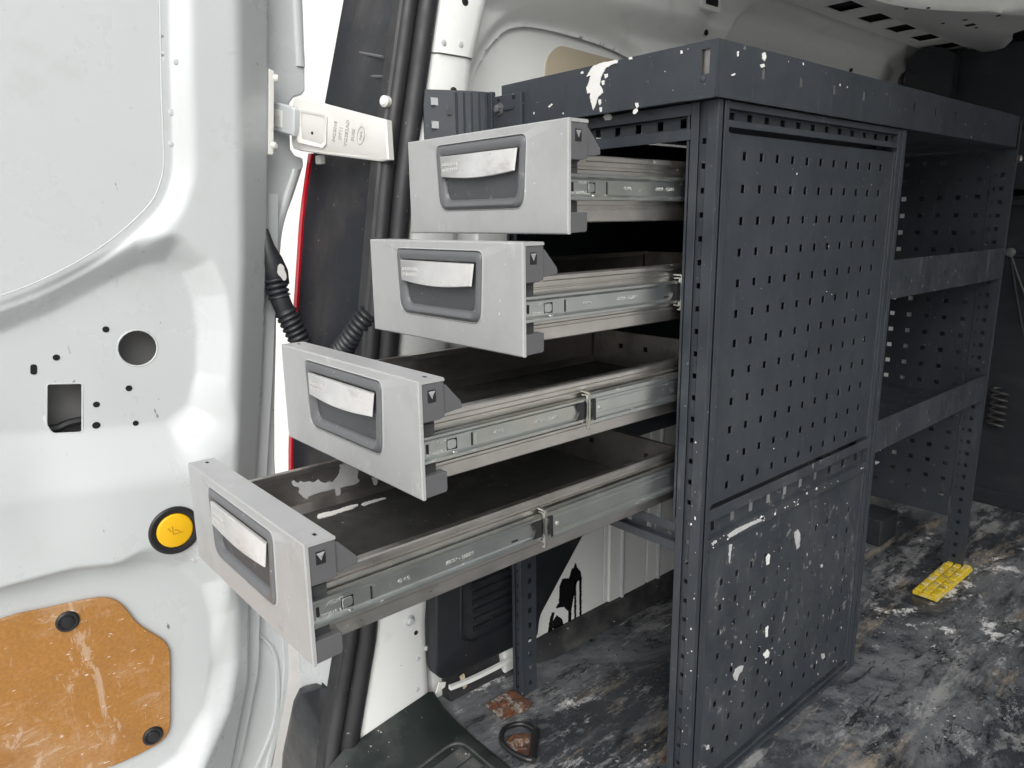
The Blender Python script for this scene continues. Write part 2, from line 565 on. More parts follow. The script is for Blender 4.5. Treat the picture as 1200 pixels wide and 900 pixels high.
material('lamp_beige', (0.42, 0.33, 0.25), 0.4, var=0.1)
material('dark_hole', (0.006, 0.006, 0.007), 0.9, var=0.1)
material('coil_grey', (0.045, 0.045, 0.045), 0.4, var=0.1)
material('skirting', (0.022, 0.023, 0.025), 0.6, var=0.3, vscale=9, layers=[dict(col=(0.12, 0.12, 0.115), scale=14, lo=0.52, hi=0.75, amt=0.6), dict(col=(0.6, 0.6, 0.58), scale=110, detail=3, lo=0.70, hi=0.73, amt=0.8)], bump=(60, 0.3, 0.002))
FLOOR_LAYERS = [
    dict(col=(0.165, 0.175, 0.185), scale=3.0, detail=13, lo=0.46, hi=0.56, amt=0.9, nr=0.76, dist=0.5, stretch=(0.65, 1.3, 1), rough=0.5),
    dict(col=(0.33, 0.335, 0.335), scale=7.0, detail=13, lo=0.53, hi=0.60, amt=0.7, nr=0.8, stretch=(0.5, 1.5, 1), rough=0.7),
    dict(col=(0.34, 0.285, 0.21), scale=4.0, detail=13, lo=0.555, hi=0.62, amt=0.75, nr=0.8, stretch=(0.4, 1.8, 1), rough=0.8),
    dict(col=(0.52, 0.53, 0.535), scale=20, detail=13, lo=0.55, hi=0.60, amt=0.75, nr=0.84, stretch=(0.6, 1.4, 1), gate=(2.6, 0.47, 0.57), rough=0.7),
    dict(col=(0.014, 0.015, 0.017), scale=18, detail=13, lo=0.54, hi=0.575, amt=0.9, nr=0.82, dist=0.5, stretch=(0.55, 1.5, 1), gate=(4, 0.45, 0.55), rough=0.3),
    dict(col=(0.76, 0.76, 0.75), scale=9, detail=13, lo=0.56, hi=0.585, amt=0.92, nr=0.84, stretch=(0.85, 1.2, 1), gate=(2.1, 0.53, 0.58), rough=0.8),
    dict(col=(0.72, 0.72, 0.71), scale=60, detail=7, lo=0.645, hi=0.665, amt=0.85, stretch=(0.16, 2.0, 1), rot=(0, 0, 0.25), gate=(3, 0.52, 0.60)),
    dict(col=(0.75, 0.75, 0.73), scale=140, detail=7, lo=0.65, hi=0.67, amt=0.85, gate=(5, 0.49, 0.58)),
    dict(col=(0.02, 0.02, 0.02), scale=80, detail=8, lo=0.635, hi=0.655, amt=0.9, gate=(4, 0.44, 0.56))]
material('floor_mat', (0.040, 0.044, 0.051), 0.27, var=0.35, vscale=6, rvar=0.08, layers=FLOOR_LAYERS,
         bump=[(22, 0.3, 0.003), (160, 0.45, 0.0014)])

# ------------------------------------------------------------------ the setting: ground, wall outside, van floor
g = MB().box(-60, 60, -60, 60, -0.70, -0.62).build('ground', 'asphalt')
tag(g, kind='structure')

wl = empty('white_building', (2, 3.4, -0.62), 'blank white rendered building wall beyond the open van door', 'building')
MB().box(-7, 9, 0, 4, 0, 5.2).build('wall', 'white_render', wl)
MB().box(-7.2, 9.2, -0.2, 4.2, 5.202, 5.4).build('roof_edge', 'white_render', wl)

XF0, XF1 = -0.128, 1.66
fl = MB()
# a pressed floor: low ribs along the van, as a height field
nx, ny = 240, 190
X = np.linspace(XF0, XF1, nx)
Y = np.linspace(-1.05, 0.436, ny)
V = []
for x_ in X:
    for y_ in Y:
        zz = 0.0
        if y_ < -0.10:
            k = ((-y_ - 0.10) % 0.17) / 0.17
            zz = 0.0045 * float(smooth01((k - 0.34) / 0.08) - smooth01((k - 0.86) / 0.08)) * float(smooth01((x_ - 0.18 - 0.5 * max(0, -y_ - .6)) / 0.05))
        zz += 0.0012 * math.sin(9 * x_ + 4 * y_) * math.sin(13 * y_ - 3 * x_)
        V.append((x_, y_, zz - 0.0012))
F = [(i * ny + j, (i + 1) * ny + j, (i + 1) * ny + j + 1, i * ny + j + 1) for i in range(nx - 1) for j in range(ny - 1)]
fo = MB().add(V, F).build('van_floor', 'floor_mat', smooth='all', recalc=False)
tag(fo, kind='structure')


def sheet(name, mat, parent, PX, PZ, depth, cuts=(), lip=0.003, cell=0.003):
    """pressed sheet metal seen along +Y: a height field y = depth(x, z) with openings cut out of it"""
    PX = PX.copy()
    PZ = PZ.copy()
    for c in cuts:
        for _ in range(2):
            s = psdf(PX, PZ, c)
            e = 1e-4
            gx = (psdf(PX + e, PZ, c) - psdf(PX - e, PZ, c)) / (2 * e)
            gz = (psdf(PX, PZ + e, c) - psdf(PX, PZ - e, c)) / (2 * e)
            near = np.abs(s) < cell * 0.62
            PX = np.where(near, PX - gx * s, PX)
            PZ = np.where(near, PZ - gz * s, PZ)
    D = depth(PX, PZ)
    nx_, nz_ = PX.shape
    cx = (PX[:-1, :-1] + PX[1:, :-1] + PX[1:, 1:] + PX[:-1, 1:]) / 4
    cz = (PZ[:-1, :-1] + PZ[1:, :-1] + PZ[1:, 1:] + PZ[:-1, 1:]) / 4
    keep = np.ones(cx.shape, bool)
    for c in cuts:
        keep &= psdf(cx, cz, c) > 0
    bm = bmesh.new()
    vs = {}

    def V_(i, j):
        k = i * nz_ + j
        if k not in vs:
            vs[k] = bm.verts.new((PX[i, j], D[i, j], PZ[i, j]))
        return vs[k]
    for i in range(nx_ - 1):
        for j in range(nz_ - 1):
            if keep[i, j]:
                bm.faces.new((V_(i, j), V_(i + 1, j), V_(i + 1, j + 1), V_(i, j + 1)))
    for fc in bm.faces:
        fc.smooth = True
    be = []
    bl = [e for e in bm.edges if len(e.link_faces) == 1]
    if bl and cuts:
        mx = np.array([(e.verts[0].co.x + e.verts[1].co.x) / 2 for e in bl])
        mz = np.array([(e.verts[0].co.z + e.verts[1].co.z) / 2 for e in bl])
        ok = np.zeros(mx.shape, bool)
        for c in cuts:
            ok |= np.abs(psdf(mx, mz, c)) < cell * 1.2
        be = [e for e, k in zip(bl, ok) if k]
        ex = bmesh.ops.extrude_edge_only(bm, edges=be)
        nv = [q for q in ex['geom'] if isinstance(q, bmesh.types.BMVert)]
        bmesh.ops.translate(bm, verts=nv, vec=(0, lip, 0))
        for e in be:
            e.smooth = False
        for q in ex['geom']:
            if isinstance(q, bmesh.types.BMFace):
                q.smooth = True
    me = bpy.data.meshes.new(name)
    bm.to_mesh(me)
    bm.free()
    me.materials.append(MAT[mat])
    o = bpy.data.objects.new(name, me)
    COL.objects.link(o)
    o.parent = parent
    return o


def px_poly(pts, y):
    return [(p.x, p.z) for p in (at(u, v, y=y) for u, v in pts)]


def circle(cx, cz, r, n=24, rz=None):
    return [(cx + r * math.cos(2 * math.pi * k / n), cz + (rz or r) * math.sin(2 * math.pi * k / n)) for k in range(n)]


def smooth_poly(pts, n=5):
    q = [Vector((a, b, 0)) for a, b in pts]
    out = []
    N = len(q)
    for i in range(N):
        p0, p1, p2, p3 = q[i - 1], q[i], q[(i + 1) % N], q[(i + 2) % N]
        for k in range(n):
            t = k / n
            r_ = 0.5 * ((2 * p1) + (p2 - p0) * t + (2 * p0 - 5 * p1 + 4 * p2 - p3) * t * t + (3 * p1 - p0 - 3 * p2 + p3) * t ** 3)
            out.append((r_.x, r_.y))
    return out


# ------------------------------------------------------------------ the van body
van = empty('cargo_van', (0.7, 0, 0), 'white van around the load space, with left pillar, side wall and roof', 'van')
van.location = (0, 0, 0)

XE = [(-0.15, -0.297), (0, -0.275), (0.178, -0.23), (0.638, -0.164), (0.888, -0.123), (1.128, -0.07), (1.42, 0.0)]
XR = [(-0.15, -0.127), (0.16, -0.127), (0.60, -0.062), (1.054, 0.0), (1.14, 0.029), (1.42, 0.10)]
XO = [(-0.1, -0.275), (0.1, -0.27), (0.42, -0.25), (0.62, -0.228), (0.83, -0.196), (0.925, -0.173), (1.167, -0.105), (1.42, -0.035)]


def pillar_piece(z0, z1, dy, name, n=24):
    loops = []
    for i in range(n + 1):
        z = z0 + (z1 - z0) * i / n
        e, r_ = interp(z, XE), interp(z, XR)
        y0 = 0.42 + dy
        loops.append([(e, 0.452, z), (e + 0.001, y0 + 0.017, z), (e + 0.006, y0 + 0.006, z), (e + 0.016, y0, z),
                      (r_ - 0.022, y0, z), (r_ - 0.010, y0 + 0.003, z), (r_ - 0.003, y0 + 0.011, z), (r_, y0 + 0.022, z), (r_ + 0.004, 0.50, z), (e + 0.03, 0.51, z)])
    return MB().sweep(loops).build(name, 'van_inner', van, smooth=True, ang=50)


pillar_piece(-0.14, 1.0535, 0.0, 'pillar')
pillar_piece(1.0550, 1.42, -0.0035, 'upper_pillar')


def stud(u, v, y, r_, h, name, mat):
    p = at(u, v, y=y)
    return MB().disc(p, (0, -1, 0), [(r_, -0.002), (r_, h * 0.5), (r_ * 0.75, h), (r_ * 0.2, h * 1.05)], 16).build(name, mat, van, smooth=True)


for u, v in ((520, 50), (540, 52)):
    stud(u, v, 0.4165, 0.0045, 0.0012, 'dimple', 'van_white')
stud(480, 727, 0.42, 0.0095, 0.003, 'bolt_washer', 'van_white')
stud(480, 727, 0.417, 0.0055, 0.008, 'bolt', 'van_white')
stud(487.5, 741.5, 0.42, 0.004, 0.0006, 'hole', 'dark_hole')
stud(508.5, 153, 0.42, 0.0042, 0.0006, 'hole', 'dark_hole')
stud(545, 2, 0.4165, 0.006, 0.0006, 'hole', 'dark_hole')
for u, v in ((490, 772), (489, 808), (500, 760)):
    stud(u, v, 0.42, 0.004, 0.001, 'weld_dimple', 'van_white')
stud(531, 106, 0.42, 0.005, 0.004, 'screw', 'clip_black')

# door seal: two rubber ridges and a foot along the pillar's rear edge
zs = np.linspace(-0.15, 1.42, 40)
MB().tube([(interp(z, XE) - 0.011, 0.428, z) for z in zs], 0.0155, 14).build('door_seal', 'rubber_seal', van, smooth=True)
MB().tube([(interp(z, XE) - 0.036, 0.437, z) for z in zs], 0.0125, 12).build('seal_ridge', 'rubber_seal', van, smooth=True)
MB().sweep([[(interp(z, XE) - 0.052, 0.436, z), (interp(z, XE) - 0.044, 0.431, z), (interp(z, XE) - 0.02, 0.445, z), (interp(z, XE) - 0.02, 0.46, z), (interp(z, XE) - 0.05, 0.46, z)] for z in zs]).build('seal_foot', 'rubber_seal', van, smooth=True)


def rear_strip(z0, z1, name, mat, n=20, dx=0.0, ya=0.448, yb=0.64):
    loops = []
    for i in range(n + 1):
        z = z0 + (z1 - z0) * i / n
        s, o_ = interp(z, XE) - 0.045 + dx, interp(z, XO) + dx
        loops.append([(s, ya, z), (s * 0.55 + o_ * 0.45 + 0.006, (ya + yb) / 2, z), (o_ + 0.012, yb - 0.025, z), (o_, yb - 0.006, z), (o_ + 0.003, yb, z), (o_ + 0.09, yb + 0.002, z), (s + 0.12, ya + 0.08, z)])
    return MB().sweep(loops).build(name, mat, van, smooth=True)


rear_strip(0.17, 0.934, 'lamp_housing', 'pillar_black')
rear_strip(0.938, 1.42, 'corner_trim', 'pillar_black', dx=0.004)
loops = []
for i in range(21):
    z = 0.17 + (0.925 - 0.17) * i / 20
    o_ = interp(z, XO)
    loops.append([(o_ - 0.004, 0.633, z), (o_ - 0.006, 0.640, z), (o_ - 0.003, 0.647, z), (o_ + 0.02, 0.656, z), (o_ + 0.12, 0.660, z), (o_ + 0.12, 0.642, z), (o_ + 0.02, 0.6415, z)])
MB().sweep(loops).build('tail_lamp_lens', 'red_lens', van, smooth=True)
for (u0, v0, u1, v1) in ((430, 63, 457, 68), (427, 90, 457, 91)):
    a = at(u0, v0, x=-0.105)
    b = at(u1, v1, x=-0.125)
    MB().tube([a + Vector((-0.012, 0, 0)), b + Vector((-0.012, 0, 0))], 0.0022, 6).build('trim_rib', 'cap_grey', van, smooth=True)
p = at(452, 119, x=-0.155)
MB().disc(p, (-1, -0.3, 0), [(0.008, -0.004), (0.008, 0.004), (0.005, 0.007)], 16).build('fastener', 'hinge_white', van, smooth=True)
p = at(376, 187, x=-0.185)
MB().box(p.x - 0.006, p.x + 0.004, p.y - 0.008, p.y + 0.008, p.z - 0.007, p.z + 0.006).build('lamp_clip', 'hinge_white', van, bevel=0.002)
# outer skin below the lamp and the bumper corner
MB().prism(rounded([(-0.272, 0.462), (-0.286, 0.598), (-0.27, 0.618), (-0.1, 0.65), (-0.1, 0.462)], 0.008), 'z', -0.02, 0.168).build('corner_panel', 'van_white', van, smooth=True)
bp = MB()
bl = []
for z, ya_, yb_, g in ((-0.5, 0.452, 0.78, 0.0), (-0.154, 0.452, 0.680, 0.0), (0.0, 0.452, 0.605, 0.0), (0.035, 0.458, 0.583, 0.004), (0.058, 0.474, 0.545, 0.016), (0.066, 0.49, 0.525, 0.03)):
    bl.append([(-0.300 + g, ya_ + 0.045, z), (-0.305 + g, yb_ - 0.02, z - 0.006), (-0.298 + g, yb_, z - 0.008), (-0.20, yb_ + 0.01, z - 0.01), (-0.20, ya_, z), (-0.27 + g, ya_, z)])
bp.sweep(bl).build('bumper_corner', 'black_plastic', van, smooth=True, ang=30)
MB().prism([(-0.19, -0.45), (2.2, -0.45), (2.2, 1.42), (0.06, 1.42), (-0.02, 1.15), (-0.10, 0.85), (-0.15, 0.5), (-0.18, 0.1)], 'y', 0.655, 0.672).build('outer_skin', 'van_white', van, bevel=0.004)

# lower side wall
YW = 0.403
MB().box(0.02, 0.29, YW, YW + 0.02, 0.0, 0.62).build('wheel_arch_panel', 'van_inner', van, bevel=0.004)
xa = at(712, 650, y=YW).x
xb = at(756, 650, y=YW).x
xc = at(806, 650, y=YW).x
MB().box(0.2902, xa, YW, YW + 0.02, 0.0, 0.62).build('wheel_arch_panel', 'van_inner', van)
MB().box(xa + 0.002, xb, YW - 0.004, YW + 0.02, 0.0, 0.62).build('wall_panel', 'van_inner', van, bevel=0.003)
MB().box(xb + 0.002, xc, YW - 0.004, YW + 0.02, 0.0, 0.62).build('wall_panel', 'van_inner', van, bevel=0.003)
MB().box(xc + 0.002, 1.74, YW - 0.004, YW + 0.02, 0.0, 0.62).build('wall_panel', 'van_inner', van, bevel=0.003)
MB().box(-0.12, 0.0198, 0.432, 0.45, 0.0, 0.95).build('side_panel', 'van_inner', van)
MB().box(0.0, 1.74, 0.426, 0.446, 0.622, 0.985).build('side_panel', 'van_inner', van)
for u in (729, 771):
    p = at(u, 650, y=YW - 0.004)
    MB().tube([(p.x, YW - 0.004, 0.04), (p.x, YW - 0.004, 0.6)], 0.0055, 10).build('wall_rib', 'van_white', van, smooth=True)
# black skirting of the floor covering, turned up against the wall
sk = []
for x_, dy_ in ((-0.10, 0.030), (0.02, 0.028), (0.06, 0.024), (0.10, 0.008), (0.125, 0.0), (1.74, 0.0)):
    sk.append([(x_, a + dy_, b) for a, b in [(0.402, -0.004), (0.376, 0.001), (0.386, 0.010), (0.391, 0.040), (0.4025, 0.042)]])
MB().sweep(sk).build('skirting', 'skirting', van, smooth=True, ang=50)
MB().tube(spline([at(527, 806, y=0.402), at(550, 797, y=0.400), at(575, 785, y=0.398), at(598, 773, y=0.396), at(612, 766, y=0.395)]), [0.005] * 32 + [0.0045], 4).build('wall_flange', 'van_inner', van)
p = at(540, 797, y=0.412)
MB().prism([(p.x - 0.006, p.z + 0.012), (p.x + 0.003, p.z + 0.014), (p.x + 0.008, p.z - 0.012), (p.x + 0.001, p.z - 0.015)], 'y', 0.405, 0.408).build('tape_scrap', 'beige_foam', van)
p = at(514, 806, y=0.41)
MB().prism([(p.x - 0.006, p.z - 0.008), (p.x + 0.012, p.z - 0.004), (p.x + 0.015, p.z + 0.004), (p.x + 0.002, p.z + 0.010)], 'y', 0.409, 0.412).build('tape_scrap', 'hinge_white', van)

# vent cover with its louvre slats
YV = 0.394
vp = px_poly([(511, 600), (511, 788), (517, 797), (527, 796), (631, 746), (634, 722), (684, 628), (712, 570)], YV)
vc_ = MB()
outl = rounded(vp, [0.01, 0.012, 0.012, 0.012, 0.006, 0.01, 0.01, 0.01], 4)
ctr = Vector((sum(q[0] for q in outl) / len(outl), sum(q[1] for q in outl) / len(outl)))


def shrink(poly, k):
    """inset a polygon by roughly k"""
    out = []
    N = len(poly)
    for i in range(N):
        a = Vector(poly[i - 1])
        b = Vector(poly[(i + 1) % N])
        t = (b - a)
        if t.length < 1e-9:
            out.append(tuple(poly[i]))
            continue
        t.normalize()
        n = Vector((t.y, -t.x))
        c = Vector(poly[i])
        if n.dot(ctr - c) < 0:
            n = -n
        out.append(tuple(c + n * k))
    return out


o1 = shrink(outl, 0.004)
vc_.sweep([[(a, YV + 0.028, b) for a, b in outl], [(a, YV + 0.005, b) for a, b in outl], [(a, YV + 0.0012, b) for a, b in shrink(outl, 0.002)], [(a, YV, b) for a, b in o1]])
vent = vc_.build('vent_cover', 'black_plastic', van, smooth=True, ang=40)
ip = px_poly([(539, 640), (538, 742), (543, 752), (552, 754), (604, 728), (606, 640)], YV)
fr_o = rounded(ip, 0.008, 3)
ctr = Vector((sum(q[0] for q in fr_o) / len(fr_o), sum(q[1] for q in fr_o) / len(fr_o)))
fr_i = shrink(fr_o, 0.006)
MB().sweep([[(a, YV - 0.0005, b) for a, b in fr_o], [(a, YV - 0.004, b) for a, b in shrink(fr_o, 0.0015)], [(a, YV - 0.004, b) for a, b in shrink(fr_o, 0.0045)], [(a, YV - 0.0005, b) for a, b in fr_i]], caps=False).build('vent_frame', 'black_plastic', vent, smooth=True)
xL = at(553, 700, y=YV).x
xRr = at(600, 700, y=YV).x
for k in range(9):
    z0 = at(553, 741, y=YV).z + 0.0165 * k
    MB().sweep([[(x_, YV - 0.0005, z0 + s), (x_, YV - 0.006, z0 + s + 0.004), (x_, YV - 0.004, z0 + s + 0.0085), (x_, YV - 0.0005, z0 + s + 0.010)] for x_, s in ((xL, 0), (xRr, 0.0))]).build('louvre_slat', 'black_plastic', vent, smooth=True)

# black paint run on the wall
wallmap = lambda x_, z_, h: (x_, YW - 0.0006 - h, z_)
zz = lambda L, y=YW: px_poly([(500 + a / 3, 600 + b / 3) for a, b in L], y)
for L in ([(390, 472), (404, 446), (424, 428), (432, 375), (440, 352), (448, 352), (440, 390), (444, 425), (462, 440), (488, 425), (496, 400), (497, 350), (480, 332), (452, 338), (464, 318), (466, 262), (476, 234), (500, 232), (508, 200), (516, 196), (522, 178), (528, 196), (540, 208), (541, 232), (526, 246), (514, 300), (507, 340), (506, 425), (478, 448), (440, 458), (415, 466)],
          [(441, 385), (456, 362), (474, 375), (482, 400), (470, 420), (452, 424), (443, 408)],
          [(517, 240), (523, 240), (524, 414), (518, 416)], [(535, 228), (543, 226), (542, 402), (537, 404)]):
    splat('paint_run', 'paint_black', van, zz(L), wallmap, 0.0012, 0.0011)

# upper side wall with the two pressed recesses and the roof rail
YU = 0.482
rec1 = smooth_poly(px_poly([(552, 150), (556, 112), (566, 78), (584, 48), (606, 31), (640, 31), (700, 47), (738, 63), (752, 78), (756, 120), (700, 190)], YU), 6)
rec2 = smooth_poly(px_poly([(846, 80), (848, 50), (860, 26), (884, 15), (960, 38), (1030, 60), (1047, 76), (1051, 100), (1040, 170), (930, 180)], YU), 6)
wx = np.linspace(-0.01, 1.74, 350)
wz = np.linspace(0.94, 1.40, 110)
PX, PZ = np.meshgrid(wx, wz, indexing='ij')


def wall_depth(x, z):
    dd = np.full(x.shape, YU)
    s1 = psdf(x, z, rec1)
    dd += 0.016 * smooth01((0.028 - s1) / 0.024)
    s2 = psdf(x, z, rec2)
    dd += 0.030 * smooth01((0.014 - s2) / 0.016)
    dd -= 0.05 * smooth01((z - 1.142 - 0.03 * x) / 0.05) * (1 - smooth01((x - 0.55) / 0.12) * 0.55)
    dd -= 0.13 * smooth01((z - 1.24) / 0.12) ** 1.3
    return dd


sheet('upper_wall', 'van_inner', van, PX, PZ, wall_depth, [rec1], 0.003, 0.005)
MB().box(-0.01, 0.62, YU + 0.026, YU + 0.03, 0.9, 1.3).build('window_blank', 'van_inner', van)
bf = rounded(px_poly([(637, 110), (640, 66), (655, 53), (770, 84), (775, 125)], YU + 0.025), [0.004, 0.02, 0.012, 0.01, 0.01], 4)
MB().prism(bf, 'y', YU + 0.023, YU + 0.0262).build('foam_patch', 'beige_foam', van)
p = at(828, 6, y=0.44)
MB().prism(rounded([(p.x - 0.03, p.z - 0.012), (p.x + 0.03, p.z - 0.012), (p.x + 0.034, p.z + 0.03), (p.x - 0.034, p.z + 0.03)], 0.008), 'y', p.y - 0.012, p.y + 0.02).build('rail_pocket', 'van_inner', van, smooth=True)
MB().box(p.x - 0.02, p.x + 0.02, p.y - 0.014, p.y, p.z - 0.003, p.z + 0.02).build('rail_slot', 'dark_hole', van)
for (u, v) in ((828, 38),):
    stud(u, v, 0.462, 0.006, 0.001, 'hole', 'dark_hole')
p = at(998, 75, y=YU + 0.017)
MB().prism(rounded([(p.x - 0.006, p.z - 0.02), (p.x + 0.008, p.z - 0.02), (p.x + 0.008, p.z + 0.02), (p.x - 0.006, p.z + 0.02)], 0.005), 'y', p.y - 0.001, p.y + 0.003).build('wall_slot', 'dark_hole', van)

# roof, roof rail with its openings, cross bow
MB().box(0.02, 2.2, -1.15, 0.655, 1.385, 1.415).build('roof', 'van_inner', van)
rail_holes = [(1.0 + 0.155 * k, 0.335, 0.085, 0.07) for k in range(5)]
perf('roof_rail', 'van_inner', van, lambda u, v, t: (u, v, 1.272 + t), 0.5, 1.74, 0.262, 0.40, rail_holes, 0.004)
MB().box(0.5, 1.74, 0.24, 0.262, 1.262, 1.384).build('rail_flange', 'van_inner', van, bevel=0.006)
MB().box(0.5, 1.74, 0.27, 0.40, 1.285, 1.29).build('rail_shade_sheet', 'dark_hole', van)  # near-black sheet that paints the shade inside the rail openings
bow = [(0.72, 0.262), (0.95, 0.225), (1.10, 0.165), (1.19, 0.08), (1.22, -0.1), (1.22, -1.1), (1.40, -1.1), (1.40, -0.1), (1.45, 0.12), (1.62, 0.262)]
bw = MB()
bs_ = smooth_poly(bow, 4)
ctr = Vector((1.25, 0.0))
bw.sweep([[(a, b, 1.384) for a, b in bs_], [(a, b, 1.262) for a, b in bs_], [(a, b, 1.248) for a, b in shrink(bs_, 0.004)], [(a, b, 1.242) for a, b in shrink(bs_, 0.014)]])
bow_o = bw.build('roof_bow', 'van_inner', van, smooth=True, ang=60)
for (u, v, w) in ((1137, 29, 0.009), (1131, 23, 0.004), (1170, 18, 0.004), (1062, 10, 0.003), (1088, 9, 0.003), (1144, 32, 0.003), (1105, 27, 0.003)):
    p = at(u, v, z=1.242)
    MB().box(p.x - w, p.x + w, p.y - w, p.y + w, 1.2405, 1.2425).build('bow_hole', 'dark_hole', bow_o)
MB().box(1.10, 1.55, -0.6, -0.14, 1.225, 1.241).build('bow_plate', 'van_inner', van, bevel=0.004)

# bulkhead and far wall lining
MB().box(1.745, 1.775, -1.1, 0.655, -0.2, 1.384).build('bulkhead', 'bulkhead_dark', van)
MB().prism(smooth_poly([(-1.05, 0.9), (0.42, 0.9), (0.45, 1.1), (0.40, 1.235), (0.2, 1.255), (-0.2, 1.24), (-1.05, 1.24)], 4), 'x', 1.62, 1.744).build('overhead_panel', 'bulkhead_dark', van, smooth=True)
MB().box(1.61, 1.744, -1.05, 0.43, 1.03, 1.05).build('panel_lip', 'bulkhead_dark', van, bevel=0.004)
MB().box(-0.2, 0.25, -1.13, -1.10, -0.2, 1.384).build('right_wall', 'van_inner', van)
MB().box(1.45, 1.78, -1.13, -1.10, -0.2, 1.384).build('right_wall', 'van_inner', van)
MB().box(0.25, 1.45, -1.13, -1.10, 1.29, 1.384).build('side_door_header', 'van_inner', van)
MB().box(0.25, 1.45, -1.13, -1.06, -0.2, -0.002).build('side_door_sill', 'sill_plastic', van)
p = at(1073, 94, y=0.44)
dm = MB().disc(p, (-0.75, -0.6, 0.1), [(0.045, -0.03), (0.045, 0.0), (0.041, 0.006), (0.037, 0.004)], 28).build('speaker_ring', 'cap_grey', van, smooth=True)
MB().disc(p, (-0.75, -0.6, 0.1), [(0.037, 0.002), (0.03, 0.009), (0.012, 0.014)], 28).build('speaker_cover', 'lamp_beige', van, smooth=True)
p = at(1090, 80, x=1.60)
MB().prism(rounded([(p.y - 0.075, p.z - 0.09), (p.y + 0.05, p.z - 0.09), (p.y + 0.05, p.z + 0.02), (p.y + 0.02, p.z + 0.05), (p.y - 0.04, p.z + 0.045), (p.y - 0.075, p.z + 0.02)], 0.012), 'x', 1.56, 1.60).build('handle_bracket', 'bulkhead_dark', van, smooth=True)

# rear sill: plastic entry trim with a ribbed scuff plate
sl = []
prof = lambda y: [(-0.128, 0.004), (-0.137, 0.007), (-0.20, -0.002), (-0.30, -0.018), (-0.335, -0.04), (-0.345, -0.16), (-0.12, -0.16)]
for y, up in ((-1.05, 0), (0.30, 0), (0.345, 0.002), (0.385, 0.009), (0.414, 0.022), (0.4185, 0.024)):
    sl.append([(x_, y, z_ + (up if i < 5 else 0)) for i, (x_, z_) in enumerate(prof(y))])
sill = MB().sweep(sl).build('sill_trim', 'sill_plastic', van, smooth=True, ang=28)
sill_z = lambda x_: interp(x_, [(-0.335, -0.04), (-0.30, -0.018), (-0.20, -0.002), (-0.137, 0.007)])
# plate outline measured on the sill
xs0, xs1, ys1, ys0 = -0.300, -0.150, 0.318, -0.55
for k in range(12):
    y0 = ys1 - 0.018 - 0.030 * k
    a, b = xs0 + 0.008, xs1 - 0.008
    pts = [(x_, sill_z(x_)) for x_ in np.linspace(a, b, 6)]
    MB().sweep([[(x_, y0, z_ + 0.0005), (x_, y0, z_ + 0.0030), (x_, y0 - 0.026, z_ + 0.0030), (x_, y0 - 0.026, z_ + 0.0005)] for x_, z_ in pts]).build('scuff_rib', 'scuff_plate', sill, bevel=0.0008)
rim = rounded([(xs0, ys0), (xs0, ys1), (xs1, ys1), (xs1, ys0)], 0.028, 6)
rl = [Vector((a, b, sill_z(a) + 0.001)) for a, b in rim]
MB().tube(rl + [rl[0]], 0.0022, 6, caps=False).build('scuff_rim', 'scuff_plate', sill, smooth=True)

# ------------------------------------------------------------------ the open rear door
YD = 0.55
door = empty('rear_door', (-0.6, YD, -0.15), 'white van rear door standing open at the left edge, with tan hardboard panel and yellow button', 'door')
DX = [(p_.z, p_.x) for p_ in (at(u, v, y=0.59) for u, v in ((236, 1010), (270, 900), (289, 800), (291, 700), (296, 600), (305, 450), (311, 300), (312, 150), (312, 20), (312, -200)))]
DS = [(-0.15, -0.545), (0.045, -0.465), (0.2, -0.425), (0.456, -0.385), (0.77, -0.346), (1.11, -0.321), (1.42, -0.30)]
inv = Matrix.Translation((0.6, -YD, 0.15))


def dpart(o):
    """parts are modelled in place; move them under the door's origin"""
    o.data.transform(inv)
    return o


P1 = smooth_poly(px_poly([(-120, -160), (60, -160), (186, -160), (188, -60), (189, 20), (190, 90), (192, 150), (193, 190), (189, 214), (176, 240), (140, 274), (100, 302), (50, 328), (0, 347), (-60, 362), (-120, 370)], YD + 0.012), 4)
P2 = px_poly([(-160, 415), (-60, 400), (0, 388), (60, 364), (120, 332), (172, 306), (205, 300), (228, 318), (242, 350), (247, 390), (246, 440), (234, 482), (205, 505), (120, 514), (40, 520), (-60, 526), (-160, 530)], YD)
P3 = px_poly([(-160, 735), (-60, 712), (0, 700), (90, 676), (160, 668), (215, 674), (245, 694), (256, 730), (258, 790), (247, 840), (215, 895), (150, 950), (60, 985), (-160, 1020)], YD)
nx_, nz_ = 215, 470
S = np.linspace(0, 1, nx_)
Zs = np.linspace(-0.15, 1.42, nz_)
xr_ = np.interp(Zs, [a for a, b in DX], [b for a, b in DX])
PX = -0.98 + S[:, None] * (xr_[None, :] + 0.98)
PZ = np.repeat(Zs[None, :], nx_, 0)


def door_depth(x, z):
    sh = np.interp(z, [a for a, b in DS], [b for a, b in DS])
    xr = np.interp(z, [a for a, b in DX], [b for a, b in DX])
    dd = np.full(x.shape, YD)
    s1 = psdf(x, z, P1)
    dd += 0.012 * smooth01((0.040 - s1) / 0.032)
    dd += 0.0035 * smooth01((0.0165 - s1) / 0.004)
    s2 = psdf(x, z, P2)
    low = smooth01((0.60 - z) / 0.12)
    w = 0.042 + 0.048 * low
    dd += 0.036 * smooth01(1 - (s2 + 0.010) / w)
    s3 = psdf(x, z, P3)
    rr = smooth01((x + 0.56) / 0.08)
    w3 = 0.018 + 0.03 * rr
    dd += 0.030 * smooth01(1 - (s3 + 0.004) / w3)
    t = np.clip((x - sh) / (xr - sh), 0, 1)
    dd += 0.040 * np.where(t < 0.3, t * t / 0.6, t - 0.15) / 0.85
    # left dishing below the square opening
    dd += 0.006 * np.exp(-((x + 0.62) ** 2 / 0.003 + (z - 0.49) ** 2 / 0.010))
    return dd


